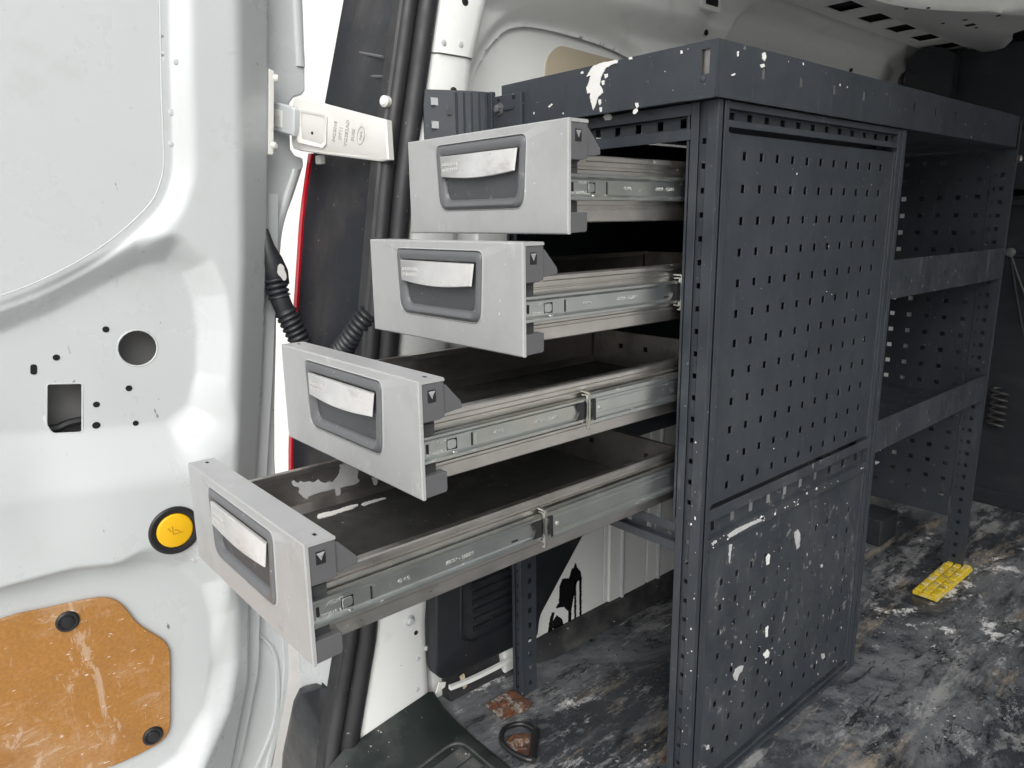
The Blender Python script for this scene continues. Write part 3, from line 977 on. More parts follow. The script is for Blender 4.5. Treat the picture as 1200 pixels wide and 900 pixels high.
def px_circle(u, v, ru, rv, y):
    c = at(u, v, y=y)
    e = at(u + ru, v, y=y)
    h = at(u, v + rv, y=y)
    return circle(c.x, c.z, abs(e.x - c.x), 22, abs(h.z - c.z))


YH = YD + 0.036
big_hole = px_circle(161.5, 408, 23.5, 21.5, YH)
sq_hole = rounded(px_poly([(55, 450), (97, 449), (97, 507), (62, 509), (55, 499)], YH), 0.004, 3)
small = [px_circle(u, v, ru, rv, YH) for u, v, ru, rv in ((124, 386, 4.2, 3.6), (66, 419, 4.4, 3.6), (151, 455, 4, 3.4), (113, 474, 4.2, 3.4), (113, 498.5, 5, 4), (159, 496, 3.6, 3.2))]
slot = rounded(px_poly([(35.5, 427), (43.5, 427), (43.5, 439), (35.5, 439)], YH), 0.004, 3)
dpart(sheet('inner_panel', 'van_white', door, PX, PZ, door_depth, [P1, big_hole, sq_hole], 0.0012, 0.0034))
# rolled edges of the openings and the small punched holes
def on_panel(c):
    x_ = np.array([q[0] for q in c])
    z_ = np.array([q[1] for q in c])
    return [Vector((a, b, d_)) for a, b, d_ in zip(x_, door_depth(x_, z_), z_)]


for c, r_ in ((P1, 0.0012), (big_hole, 0.0015), (sq_hole, 0.0013)):
    rim_p = on_panel(c)
    dpart(MB().tube([q + Vector((0, 0.0008, 0)) for q in rim_p] + [rim_p[0] + Vector((0, 0.0008, 0))], r_, 8, caps=False).build('opening_rim', 'van_white', door, smooth=True))
for c in small + [slot]:
    cx_ = sum(q[0] for q in c) / len(c)
    cz_ = sum(q[1] for q in c) / len(c)
    yy = float(door_depth(np.array([cx_]), np.array([cz_]))[0])
    dpart(MB().prism(c, 'y', yy - 0.0006, yy + 0.004).build('punched_hole', 'dark_hole', door))
# plain skin behind the window opening, and the outer skin
ctr = Vector((-0.7, 1.1))
wbp = shrink(P1, -0.010)
dpart(MB().sweep([[(a, YD + 0.0240, b) for a, b in wbp], [(a, YD + 0.0195, b) for a, b in wbp]]).build('window_blank', 'van_white', door))
dpart(MB().box(-0.98, -0.40, YD + 0.075, YD + 0.079, -0.14, 1.42).build('outer_skin', 'lining_grey', door))
# edge wall going back to the flange
dpart(MB().sweep([[(interp(z, DX), YD + 0.0395, z), (interp(z, DX) + 0.006, YD + 0.047, z), (interp(z, DX) + 0.010, YD + 0.082, z)] for z in Zs[::6]], closed=False, caps=False).build('edge_wall', 'van_white', door, smooth='all', recalc=False))
# outer flange with the hinge notch
YF = 0.632
flg = [(-0.163, 1.42), (-0.176, 1.078), (-0.180, 1.02), (-0.186, 1.013), (-0.200, 1.008), (-0.208, 0.998), (-0.212, 0.93), (-0.205, 0.92), (-0.192, 0.917), (-0.192, 0.905), (-0.213, 0.857), (-0.239, 0.804), (-0.255, 0.70), (-0.262, 0.627), (-0.274, 0.52), (-0.282, 0.427), (-0.286, 0.29), (-0.288, 0.146), (-0.294, 0.013), (-0.336, -0.14),
       (-0.48, -0.14), (-0.42, 0.1), (-0.40, 0.4), (-0.36, 0.7), (-0.34, 1.0), (-0.32, 1.42)]
dpart(MB().prism(flg, 'y', YF, YF + 0.018).build('outer_flange', 'van_white', door, bevel=0.003))
for L, w in (([(346, -40), (350, 40), (352, 78)], 0.0085), ([(347, 198), (334, 240), (325, 275), (321, 330)], 0.008), ([(316, 300), (313, 420), (308, 545)], 0.005), ([(300, 740), (322, 770), (323, 840), (300, 900)], 0.0045), ([(331, 725), (334, 800), (312, 905)], 0.006)):
    pts = spline([at(u, v, y=YF) for u, v in L], 6)
    dpart(MB().sweep([[(p.x - w, YF + 0.001, p.z), (p.x - w * 0.6, YF - 0.004, p.z), (p.x + w * 0.6, YF - 0.004, p.z), (p.x + w, YF + 0.001, p.z)] for p in pts]).build('flange_bead', 'van_white', door, smooth=True, ang=60))
# second pressing between edge and flange
dpart(MB().sweep([[(interp(z, DX) + 0.008, YD + 0.06, z), (interp(z, DX) + 0.030, YD + 0.064, z), (interp(z, DX) + 0.034, YD + 0.083, z)] for z in np.linspace(-0.14, 0.86, 30)], closed=False, caps=False).build('edge_step', 'van_white', door, smooth=True, ang=50, recalc=False))

# tan hardboard panel
YB = YD + 0.0235
hb = px_poly([(-160, 762), (-60, 743), (-12, 731), (20, 720), (60, 712), (100, 703), (122, 700), (136, 703), (147, 712), (160, 730), (175, 740), (192, 750), (199, 760), (200, 775), (200, 850), (197, 861), (188, 871), (160, 886), (128, 900), (80, 918), (0, 945), (-160, 990)], YB)
hb = rounded(hb, 0.010, 3)
hp = MB()
ctr = Vector((-0.6, 0.2))
hp.sweep([[(a, YB + 0.004, b) for a, b in hb], [(a, YB + 0.0008, b) for a, b in hb], [(a, YB, b) for a, b in shrink(hb, 0.0012)]])
hbo = dpart(hp.build('hardboard_panel', 'hardboard', door))
for u, v in ((79, 728), (179, 862)):
    p = at(u, v, y=YB)
    dpart(MB().disc(p, (0, -1, 0), [(0.0145, 0.0), (0.0145, 0.002), (0.012, 0.0035), (0.0105, 0.0032), (0.0098, 0.0022), (0.0085, 0.0022), (0.0075, 0.004), (0.003, 0.0045)], 26).build('plug', 'clip_black', door, smooth=True, ang=40))
# yellow release button in its black ring
p = at(205, 621.5, y=YD - 0.001)
dpart(MB().disc(p, (0, -1, 0), [(0.0355, -0.004), (0.0355, 0.001), (0.0345, 0.0025), (0.0325, 0.003), (0.0262, 0.001), (0.0255, -0.001)], 44).build('button_ring', 'clip_black', door, smooth=True, ang=50))
dpart(MB().disc(p, (0, -1, 0), [(0.0250, -0.001), (0.0250, 0.0012), (0.0242, 0.0024), (0.022, 0.003), (0.001, 0.0032)], 44).build('button', 'yellow_button', door, smooth=True, ang=50))
fr = frame(p + Vector((0, -0.0033, 0)), (1, 0, 0), (0, 0, 1))
for a, b in (((-0.004, -0.004), (0.010, -0.0035)), ((-0.004, -0.004), (-0.004, 0.008)), ((-0.010, 0.007), (-0.006, 0.0005)), ((-0.001, 0.002), (0.0035, 0.0005)), ((0.0035, 0.0005), (0.0055, -0.0018))):
    dpart(MB().tube([fr @ Vector((*a, 0)), fr @ Vector((*b, 0))], 0.0008, 6).build('button_mark', 'button_mark', door, smooth=True))
for u, v, r_ in ((229, 657, 0.004), (208, 72, 0.004), (204, 131, 0.0045), (203, 168, 0.004)):
    p = at(u, v, y=YD + 0.006)
    p.y = float(door_depth(np.array([p.x]), np.array([p.z]))[0])
    dpart(MB().disc(p, (0, -1, 0), [(r_, -0.001), (r_ * 0.9, 0.0008), (r_ * 0.4, 0.0012)], 14).build('weld_dimple', 'van_white', door, smooth=True))
# dark cable seen through the square opening
pts = spline([at(u, v, y=YD + 0.06) for u, v in ((40, 505), (66, 502), (78, 497), (90, 494), (110, 490))], 6)
dpart(MB().tube(pts, 0.006, 8).build('cable', 'rubber_seal', door, smooth=True))

# hinge: strap on the door edge, leaf and cast arm to the body
st = [at(u, v, y=0.60) for u, v in ((313, 80), (320, 84), (319, 182), (312, 182))]
dpart(MB().prism([(q.x, q.z) for q in st], 'y', 0.594, 0.606).build('hinge_strap', 'hinge_white', door, bevel=0.002))
for u, v in ((322, 92), (319, 171)):
    q = at(u, v, y=0.598)
    dpart(MB().disc(q, (0.6, -0.8, 0), [(0.006, -0.006), (0.006, 0.004), (0.004, 0.007)], 12).build('hinge_bolt', 'hinge_white', door, smooth=True))
A0, A1 = Vector((-0.2215, 0.600, 0)), Vector((-0.176, 0.432, 0))      # plan line of the arm
ax = (A1 - A0).normalized()
an = Vector((ax.y, -ax.x, 0))                                        # towards the camera side
if an.dot(Vector((CAM[0], CAM[1], 0)) - A0) < 0:
    an = -an


def on_arm(u, v, h=0.0):
    """point on the arm's front face (a vertical plane through A0, A1)"""
    a = (u - 600) / FPX
    b = (v - 450) / FPX
    dr = Vector([ROWS[0][k] * a + ROWS[1][k] * b + ROWS[2][k] for k in range(3)])
    t = (A0 - Vector(CAM)).dot(an) / dr.dot(an)
    return Vector(CAM) + dr * t + an * h


def arm_poly(L, h):
    return [on_arm(u, v, h) for u, v in L]


arm_out = [(342.5, 121), (345, 114), (352, 112), (377, 121), (452, 140.5), (455, 187), (445, 189), (380, 181), (352, 177), (343, 174), (340.5, 167), (341, 140)]
am = MB()
am.sweep([arm_poly(arm_out, -0.012), arm_poly(arm_out, -0.002), arm_poly([(u + (398 - u) * 0.025, v + (150 - v) * 0.05) for u, v in arm_out], 0.0)])
arm = dpart(am.build('hinge_arm', 'hinge_white', door, smooth=True, ang=40))
pk_o = [(353, 128), (382, 134), (384, 138), (383, 169), (379, 173), (352, 167), (350, 163), (350, 131)]
pk_i = [(355, 132), (379, 137), (381, 140), (380, 166), (377, 169), (355, 163), (354, 160), (353.5, 134)]
dpart(MB().sweep([arm_poly(pk_o, 0.0006), arm_poly([(u + (366 - u) * -0.03, v + (150 - v) * -0.03) for u, v in pk_o], 0.0028), arm_poly([(u + (366 - u) * 0.03, v + (150 - v) * 0.03) for u, v in pk_o], 0.0028), arm_poly(pk_i, 0.0007)], caps=False).build('arm_pocket_rim', 'hinge_white', door, smooth=True))
q = on_arm(366, 156)
dpart(MB().disc(q, an, [(0.0022, 0), (0.0022, 0.0008)], 10).build('arm_hole', 'dark_hole', door))
lf = [(320, 118), (350, 126), (352.5, 129), (352, 155), (350, 160), (320, 152)]
dpart(MB().sweep([arm_poly(lf, 0.003), arm_poly(lf, 0.011), arm_poly([(u + (336 - u) * 0.08, v + (139 - v) * 0.1) for u, v in lf], 0.013)]).build('hinge_leaf', 'van_white', door, smooth=True, ang=30))
dpart(MB().sweep([arm_poly([(327, 128), (339, 131), (339, 151), (327, 148)], 0.0132), arm_poly([(327.5, 128.5), (338.5, 131.5), (338.5, 150.5), (327.5, 147.5)], 0.0137)]).build('leaf_stamp', 'hinge_white', door))


def arm_text(s, u, v, size, h=0.0002):
    o_ = on_arm(u, v, h)
    m = frame(o_, on_arm(u + 1.2, v - 10, h) - o_, on_arm(u - 10, v - 1.2, h) - o_)
    dpart(text_mesh('cast_lettering', s, size, m, 'emboss_paint', door, 0.0006))


material('emboss_paint', (0.40, 0.40, 0.385), 0.45, var=0.03)
arm_text('0422018', 392.5, 154, 0.0085)
arm_text('D711', 399.5, 156, 0.0085)
arm_text('VG282AD', 406.5, 156, 0.0088)
arm_text('EU0E', 414, 158, 0.0080)
arm_text('Ford', 423, 159, 0.0062)
oc = [(423 + 4.2 * math.cos(t) + 1.0 * math.sin(t) * 1.0, 159 - 0.5 * math.cos(t) + 10.5 * -math.sin(t)) for t in np.linspace(0, 2 * math.pi, 25)]
dpart(MB().tube(arm_poly(oc, 0.0003), 0.0006, 6, caps=False).build('cast_oval', 'emboss_paint', door, smooth=True))
m = frame(on_arm(330.5, 139, 0.0139), on_arm(331, 129, 0.0139) - on_arm(330.5, 139, 0.0139), on_arm(320, 138, 0.0139) - on_arm(330.5, 139, 0.0139))
dpart(text_mesh('stamp_lettering', '18.01', 0.0058, m, 'emboss', door, 0.0003))
m = frame(on_arm(335.5, 140.5, 0.0139), on_arm(336, 130, 0.0139) - on_arm(335.5, 140.5, 0.0139), on_arm(325, 139, 0.0139) - on_arm(335.5, 140.5, 0.0139))
dpart(text_mesh('stamp_lettering', '2101', 0.0058, m, 'emboss', door, 0.0003))

# ------------------------------------------------------------------ corrugated cable conduit between door and body
cz = at(318, 300, y=0.60)
con = empty('cable_conduit', cz, 'black corrugated rubber cable conduit looping from the open door to the pillar', 'cable conduit')
keys = [at(322, 326, y=0.592), at(330, 355, y=0.586), at(348, 392, y=0.58), at(362, 420, y=0.575), at(384, 430, y=0.53), at(401, 410, y=0.488), at(416, 391, y=0.458), at(434, 366, y=0.436)]
path = spline(keys, 22)
L_ = [0.0]
for i in range(1, len(path)):
    L_.append(L_[-1] + (path[i] - path[i - 1]).length)
tot = L_[-1]
n = 420
pp = []
rad = []
for k in range(n + 1):
    s = tot * k / n
    j = min(int(np.searchsorted(L_, s, side='right')) - 1, len(path) - 2)
    t = (s - L_[j]) / max(1e-9, L_[j + 1] - L_[j])
    pp.append(path[j].lerp(path[j + 1], t) - cz)
    ph = (s / 0.0085) % 1.0
    plain = 0.030 < s < 0.052
    rad.append(0.0150 if plain else 0.0135 + 0.0042 * max(0.0, math.sin(math.pi * ph)) ** 0.8)
MB().tube(pp, rad, 18).build('corrugated_tube', 'black_plastic', con, smooth=True, ang=60)
bt = [at(u, v, y=0.596) - cz for u, v in ((311, 268), (313, 288), (318, 305), (323, 320), (326, 334))]
MB().tube(bt, [0.004, 0.011, 0.017, 0.0195, 0.0175], 18).build('rubber_boot', 'black_plastic', con, smooth=True)
bp_ = smooth_poly([(p_.x, p_.z) for p_ in (at(u, v, y=0.574) for u, v in ((326, 311), (331, 310), (335, 318), (336.5, 326), (333, 329), (329, 325), (325, 320)))], 3)
splat('paint_patch', 'paint_splash', con, bp_, lambda x_, z_, h: (x_ - cz.x, 0.5775 - h - cz.y + (x_ + 0.26) * 0.25, z_ - cz.z), 0.0012, 0.0012)

# ------------------------------------------------------------------ the steel racking
rack = empty('van_racking', (0, 0, 0), 'dark anthracite steel van racking with perforated side panels and open shelves', 'racking')
YA = -0.012                       # aisle face of the posts
W1 = 0.345                        # wall-side face of the rack
PITCH = 0.038
HX, HZ = 0.0676, 0.8863           # first hole of the upper perforated panel
DOTS = lambda z0, z1, p=0.0278: [z0 + 0.012 + p * k for k in range(int((z1 - z0 - 0.02) / p))]

# corner post on the aisle side: two folded strips with a perforated channel between them
cp = MB()
cp.prism([(0.0, 0.014), (0.0, 0.025), (0.024, 0.025), (0.024, 0.0235), (0.0015, 0.0235), (0.0015, 0.014)], 'z', 0.0, 0.945)
cp.prism([(0.0, 0.003), (0.0, YA), (0.009, YA), (0.009, -0.007), (0.0075, -0.007), (0.0075, YA + 0.0015), (0.0015, YA + 0.0015), (0.0015, 0.003)], 'z', 0.0, 0.945)
cp.prism([(0.013, YA), (0.022, YA), (0.022, 0.008), (0.0205, 0.008), (0.0205, YA + 0.0015), (0.013, YA + 0.0015)], 'z', 0.0, 0.945)
post = cp.build('corner_post', 'rack', rack, bevel=0.0006)
perf('post_channel', 'rack', post, lambda u, v, t: (0.0045 + t, u, v), 0.0015, 0.0155, 0.0, 0.945, [(0.0085, z, 0.0055, 0.0065) for z in DOTS(0.0, 0.945)], 0.0012)
MB().box(0.0075, 0.0145, -0.0075, -0.006, 0.0, 0.945).build('post_web', 'rack', post)

# wall-side post at the rear
wp = MB()
WP = 0.356
wp.prism([(0.0, 0.350), (0.0, WP), (0.034, WP), (0.034, WP - 0.0015), (0.0015, WP - 0.0015), (0.0015, 0.350)], 'z', 0.0, 0.945)
wp.prism([(0.0, 0.341), (0.0, 0.333), (0.008, 0.333), (0.008, 0.3345), (0.0015, 0.3345), (0.0015, 0.341)], 'z', 0.0, 0.945)
wpost = wp.build('wall_side_post', 'rack', rack, bevel=0.0006)
perf('post_channel', 'rack', wpost, lambda u, v, t: (0.0045 + t, u, v), 0.3395, 0.3515, 0.0, 0.945, [(0.3455, z, 0.0055, 0.0065) for z in DOTS(0.0, 0.945)], 0.0012)
perf('post_strip', 'rack', wpost, lambda u, v, t: (u, 0.3335 + t, v), 0.0085, 0.036, 0.0, 0.945, [(0.021, z, 0.008, 0.010) for z in DOTS(0.008, 0.945)], 0.0012)
MB().box(0.0, 0.034, 0.337, WP - 0.002, -0.0005, 0.006).build('post_foot', 'rack', wpost, bevel=0.001)
fpz = [(-0.064, 0.357), (-0.066, 0.309), (-0.021, 0.300), (-0.002, 0.304), (-0.002, 0.357)]
MB().prism(rounded(fpz, 0.003, 2), 'z', 0.001, 0.0055).build('foot_plate', 'rust', wpost, bevel=0.0008)
MB().disc((-0.04, 0.333, 0.0055), (0, 0, 1), [(0.009, 0), (0.009, 0.004), (0.006, 0.006)], 10).build('foot_bolt', 'rust', wpost)

# middle and end posts on the aisle side
mp = MB()
mp.prism([(0.488, YA), (0.500, YA), (0.500, -0.006), (0.4985, -0.006), (0.4985, YA + 0.0015), (0.4895, YA + 0.0015), (0.4895, 0.010), (0.488, 0.010)], 'z', 0.0, 0.945)
mp.prism([(0.5045, YA), (0.517, YA), (0.517, 0.024), (0.5155, 0.024), (0.5155, YA + 0.0015), (0.506, YA + 0.0015), (0.506, -0.006), (0.5045, -0.006)], 'z', 0.0, 0.945)
mpost = mp.build('middle_post', 'rack', rack, bevel=0.0006)
MB().box(0.4985, 0.506, -0.0075, -0.006, 0.0, 0.945).build('post_web', 'rack', mpost)
XEND = 1.085
ep = MB()
ep.prism([(XEND - 0.009, YA), (XEND, YA), (XEND, 0.024), (XEND - 0.0015, 0.024), (XEND - 0.0015, YA + 0.0015), (XEND - 0.009, YA + 0.0015)], 'z', 0.005, 1.0)
epost = ep.build('end_post', 'rack', rack, bevel=0.0006)
perf('post_strip', 'rack', epost, lambda u, v, t: (XEND - 0.012 + t, u, v), YA + 0.001, 0.030, 0.005, 0.943, [(y_, z, 0.0075, 0.0085) for z in DOTS(0.02, 0.94) for y_ in (0.008,)] + [(0.0215, z, 0.003, 0.007) for z in DOTS(0.02, 0.94)], 0.0012)
MB().disc((XEND - 0.006, YA - 0.004, 0.925), (0, -1, 0), [(0.007, -0.004), (0.007, 0.004), (0.004, 0.006)], 8).build('post_bolt', 'galv', epost)
for x_ in (0.505, XEND - 0.03):
    MB().prism([(x_, 0.31), (x_ + 0.03, 0.31), (x_ + 0.03, W1), (x_ + 0.0285, W1), (x_ + 0.0285, 0.3115), (x_, 0.3115)], 'z', 0.0, 0.945).build('wall_side_post', 'rack', rack)
    MB().box(x_ - 0.03, x_ + 0.05, 0.27, W1 + 0.01, -0.0005, 0.005).build('foot_plate', 'rack', rack, bevel=0.001)
MB().box(1.06, 1.16, 0.17, 0.24, 0.0, 0.07).build('spacer_block', 'bulkhead_dark', rack, bevel=0.003)

# perforated panels on the aisle side
yp = 0.0
holes = [(HX + PITCH * i, HZ - PITCH * j, 0.0076, 0.0096) for i in range(12) for j in range(12)]
XP0, XP1 = 0.0225, 0.4875
pan = perf('perforated_panel', 'rack', rack, lambda u, v, t: (u, yp - 0.006 + t, v), XP0 + 0.008, XP1 - 0.004, 0.449, 0.911, holes, 0.0015)
for a, b in ((XP0, XP0 + 0.0078), (XP1 - 0.0038, XP1)):
    MB().box(a, b, -0.0095, -0.003, 0.449, 0.911).build('panel_fold', 'rack', pan, bevel=0.0008)
lholes = [(HX + PITCH * i, 0.3275 - PITCH * j, 0.0076, 0.0096) for i in range(12) for j in range(8)]
lpan = perf('perforated_panel', 'rack_dirty', rack, lambda u, v, t: (u, yp - 0.006 + t, v), XP0 + 0.008, XP1 - 0.004, 0.0245, 0.386, lholes, 0.0015)
for o_ in (pan, lpan):
    md = o_.modifiers.new('bevel', 'BEVEL')
    md.width = 0.0005
    md.segments = 1
    md.limit_method = 'ANGLE'
    md.angle_limit = math.radians(40)
for a, b in ((XP0, XP0 + 0.0078), (XP1 - 0.0038, XP1)):
    MB().box(a, b, -0.0095, -0.003, 0.0245, 0.386).build('panel_fold', 'rack_dirty', lpan, bevel=0.0008)


def cross_rail_x(name, z0, z1, x0, x1, mat='rack', npk=12, yo=YA):
    """folded channel rail along X: two strips and a recessed perforated web"""
    h = z1 - z0
    mb = MB()
    mb.box(x0, x1, yo + 0.0005, yo + 0.002, z1 - h * 0.28, z1)
    mb.box(x0, x1, yo + 0.0005, yo + 0.002, z0, z0 + h * 0.26)
    mb.box(x0, x1, yo + 0.002, yo + 0.016, z1 - h * 0.28, z1 - h * 0.28 + 0.0012)
    mb.box(x0, x1, yo + 0.002, yo + 0.016, z0 + h * 0.26 - 0.0012, z0 + h * 0.26)
    o = mb.build(name, mat, rack, bevel=0.0004)
    st = (x1 - x0) / npk
    perf('rail_web', mat, o, lambda u, v, t: (u, yo + 0.010 + t, v), x0, x1, z0 + h * 0.26 + 0.0002, z1 - h * 0.28 - 0.0002, [(x0 + st * (k + 0.5), (z0 + z1) / 2, 0.011, h * 0.28) for k in range(npk)], 0.0012)
    return o


def cross_rail_y(name, z0, z1, y0, y1, npk=9, xo=0.0):
    h = z1 - z0
    mb = MB()
    mb.box(xo + 0.0005, xo + 0.002, y0, y1, z1 - h * 0.32, z1)
    mb.box(xo + 0.0005, xo + 0.002, y0, y1, z0, z0 + h * 0.3)
    mb.box(xo + 0.002, xo + 0.016, y0, y1, z1 - h * 0.32, z1 - h * 0.32 + 0.0012)
    mb.box(xo + 0.002, xo + 0.016, y0, y1, z0 + h * 0.3 - 0.0012, z0 + h * 0.3)
    o = mb.build(name, 'rack', rack, bevel=0.0004)
    st = (y1 - y0) / npk
    perf('rail_web', 'rack', o, lambda u, v, t: (xo + 0.010 + t, u, v), y0, y1, z0 + h * 0.3 + 0.0002, z1 - h * 0.32 - 0.0002, [(y0 + st * (k + 0.5), (z0 + z1) / 2, 0.009, h * 0.26) for k in range(npk)], 0.0012)
    return o


cross_rail_x('top_rail', 0.9165, 0.9445, XP0, XP1)
cross_rail_x('middle_rail', 0.389, 0.446, XP0, XP1, 'rack_dirty', 10)
cross_rail_x('bottom_rail', 0.002, 0.0225, XP0, XP1, 'rack_dirty', 6)
cross_rail_y('top_rail', 0.904, 0.9445, 0.0255, 0.3325)
cross_rail_y('bottom_rail', 0.385, 0.424, 0.0255, 0.3325)
cross_rail_y('bottom_rail', 0.385, 0.424, 0.0255, 0.3325, xo=0.46)
MB().box(0.002, 0.5, 0.028, 0.031, 0.43, 0.94).build('runner_plate', 'rack', rack)
MB().box(0.04, 0.5, 0.3345, 0.3375, 0.43, 0.94).build('runner_plate', 'rack', rack)
bh = [(0.045 + PITCH * i, 0.90 - PITCH * j, 0.0085, 0.0105) for i in range(12) for j in range(13)]
perf('back_panel', 'rack', rack, lambda u, v, t: (u, 0.351 + t, v), 0.037, 0.503, 0.405, 0.94, bh, 0.0012)
bh = [(0.548 + PITCH * i, 0.90 - PITCH * j, 0.0085, 0.0105) for i in range(13) for j in range(19)]
perf('back_panel', 'rack', rack, lambda u, v, t: (u, 0.341 + t, v), 0.537, 1.052, 0.16, 0.94, bh, 0.0012)

# top tray with its lips
ZT0, ZT1 = 0.9455, 1.005
TX0, TX1, TY0 = -0.0155, 1.042, -0.0175
MB().box(TX0 + 0.002, TX1, TY0 + 0.002, W1 - 0.002, 0.9465, 0.9485).build('tray_floor', 'rack', rack)
th = [(0.081 + 0.0883 * k, 0.979, 0.0085, 0.0125) for k in range(11)]
lip_a = perf('tray_lip', 'rack', rack, lambda u, v, t: (u, TY0 + t, v), TX0, TX1, ZT0, ZT1, th, 0.0018)
sl_c = at(826.5, 72, x=TX0)
lip_r = perf('tray_lip', 'rack', rack, lambda u, v, t: (TX0 + t, u, v), TY0 + 0.002, W1, ZT0, ZT1, [(sl_c.y, sl_c.z, 0.0115, 0.026)], 0.0018)
MB().box(TX0 + 0.004, TX0 + 0.006, sl_c.y - 0.007, sl_c.y + 0.007, sl_c.z - 0.014, sl_c.z + 0.014).build('slot_backing', 'galv_dark', lip_r)
q = at(824, 93, x=TX0)
MB().disc(q, (-1, 0, 0), [(0.0035, -0.001), (0.0032, 0.001), (0.0015, 0.0016)], 12).build('lip_rivet', 'rack', lip_r, smooth=True)
MB().box(TX0 - 0.0016, TX0 - 0.0002, TY0 + 0.001, 0.020, ZT0 - 0.001, ZT0 + 0.0085).build('lip_flap', 'rack', lip_r, bevel=0.0004)
perf('tray_lip', 'rack', rack, lambda u, v, t: (u, W1 - t, v), TX0 + 0.002, TX1, ZT0, ZT1, [], 0.0018)
perf('tray_lip', 'rack', rack, lambda u, v, t: (TX1 - t, u, v), TY0 + 0.002, W1 - 0.002, ZT0 + 0.003, ZT1 - 0.001, [], 0.0018)

# shelves of the second bay
for z0, z1, nm in ((0.679, 0.743, 'shelf'), (0.413, 0.470, 'shelf')):
    sh = MB()
    sh.box(0.5185, XEND - 0.0125, 0.0, 0.335, z0 + 0.001, z0 + 0.0025)
    so = sh.build(nm, 'rack_dirty', rack)
    perf('shelf_lip', 'rack_dirty', so, lambda u, v, t: (u, YA + 0.001 + t, v), 0.5185, XEND - 0.0125, z0, z1, [(0.575 + 0.0883 * k, z0 + 0.030, 0.004, 0.010) for k in range(5)], 0.0018)
# perforated end panel of the second bay
XQ = XEND - 0.0135
eh = []
for j in range(21):
    zc = 0.925 - 0.0375 * j
    for i in range(7):
        eh.append((0.050 + 0.0375 * i, zc, 0.0105, 0.0095))
perf('end_panel', 'rack', rack, lambda u, v, t: (XQ + t, u, v), 0.031, 0.335, 0.125, 0.944, eh, 0.0012)
dv = [(0.050 + 0.0375 * i, 0.90 - PITCH * j, 0.0085, 0.0095) for i in range(7) for j in range(14)]
perf('divider_panel', 'rack', rack, lambda u, v, t: (0.506 + t, u, v), 0.030, 0.335, 0.41, 0.944, dv, 0.0012)

# bracket from the racking to the van pillar
bk = MB()
pts = spline([(-0.104, 0.416, 0), (-0.085, 0.402, 0), (-0.06, 0.385, 0), (-0.035, 0.372, 0), (-0.0165, 0.366, 0)], 4)
bk.sweep([[(p_.x, p_.y, 0.915), (p_.x, p_.y, 1.001 - 0.03 * (p_.x + 0.104)), (p_.x + 0.001, p_.y + 0.003, 1.001 - 0.03 * (p_.x + 0.104)), (p_.x + 0.001, p_.y + 0.003, 0.915)] for p_ in pts])
bkt = bk.build('wall_bracket', 'rack', rack, smooth=True, ang=40)
for k, z_ in enumerate((0.984, 0.952)):
    MB().box(-0.099, -0.087, 0.4035 + 0.0, 0.4045, z_ - 0.005, z_ + 0.005).build('bracket_hole', 'van_white', bkt)
MB().box(-0.079, -0.071, 0.3915, 0.3925, 0.966, 0.975).build('bracket_hole', 'cap_grey', bkt)
for k in range(5):
    x_ = -0.066 + 0.010 * k
    y_ = 0.3885 - (x_ + 0.066) * 0.5
    MB().box(x_ - 0.001, x_ + 0.001, y_ - 0.0025, y_ + 0.002, 0.92, 0.997).build('bracket_ridge', 'rack', bkt, bevel=0.0004)
MB().box(-0.0215, -0.0165, 0.297, 0.357, 0.925, 0.9905).build('bracket_plate', 'rack', bkt, bevel=0.001)
MB().box(-0.0245, -0.0165, 0.3575, 0.367, 0.925, 0.998).build('bracket_fold', 'rack', bkt, bevel=0.001)
MB().disc((-0.0215, 0.342, 0.972), (-1, 0, 0), [(0.009, 0), (0.009, 0.002), (0.0055, 0.002), (0.0055, 0.008), (0.004, 0.009)], 6).build('bracket_bolt', 'cap_grey', bkt)
MB().box(-0.0235, -0.0215, 0.312, 0.333, 0.969, 0.974).build('bracket_rib', 'rack', bkt, bevel=0.0006)
for y_, z_ in ((0.345, 0.985), (0.312, 0.985), (0.345, 0.938), (0.312, 0.938)):
    MB().disc((-0.0215, y_, z_), (-1, 0, 0), [(0.003, 0), (0.003, 0.0006)], 10).build('bracket_hole', 'dark_hole', bkt)

# dried white paint on the racking
lipmap = lambda y_, z_, h: (TX0 - 0.0002 - h, y_, z_)
lz = lambda L: [(p_.y, p_.z) for p_ in (at(480 + a * 0.3, b * 0.3, x=TX0) for a, b in L)]
for L in ([(693, 300), (708, 272), (720, 258), (745, 248), (768, 242), (792, 238), (816, 234), (812, 246), (785, 256), (768, 266), (758, 285), (748, 305), (744, 332), (752, 345), (757, 360), (748, 372), (738, 378), (732, 398), (724, 420), (719, 430), (712, 408), (706, 380), (708, 362), (696, 366), (692, 345), (702, 322), (708, 296)],
          [(740, 390), (748, 388), (750, 402), (745, 412), (739, 402)], [(744, 420), (753, 418), (752, 436), (746, 438)], [(762, 290), (774, 288), (776, 300), (766, 308)],
          [(752, 316), (762, 314), (762, 330), (754, 332)], [(882, 404), (894, 402), (896, 416), (888, 422), (884, 414)], [(876, 430), (890, 424), (893, 436), (882, 446), (874, 442)],
          [(670, 282), (678, 278), (680, 286), (672, 290)], [(1060, 198), (1066, 196), (1068, 208), (1060, 210)], [(858, 226), (870, 222), (871, 232), (860, 234)], [(543, 416), (556, 405), (560, 409), (546, 421)]):
    splat('paint_splash', 'paint_splash', lip_r, lz(L), lipmap, 0.0009, 0.0007)
railmap = lambda y_, z_, h: (0.0004 - h, y_, z_)
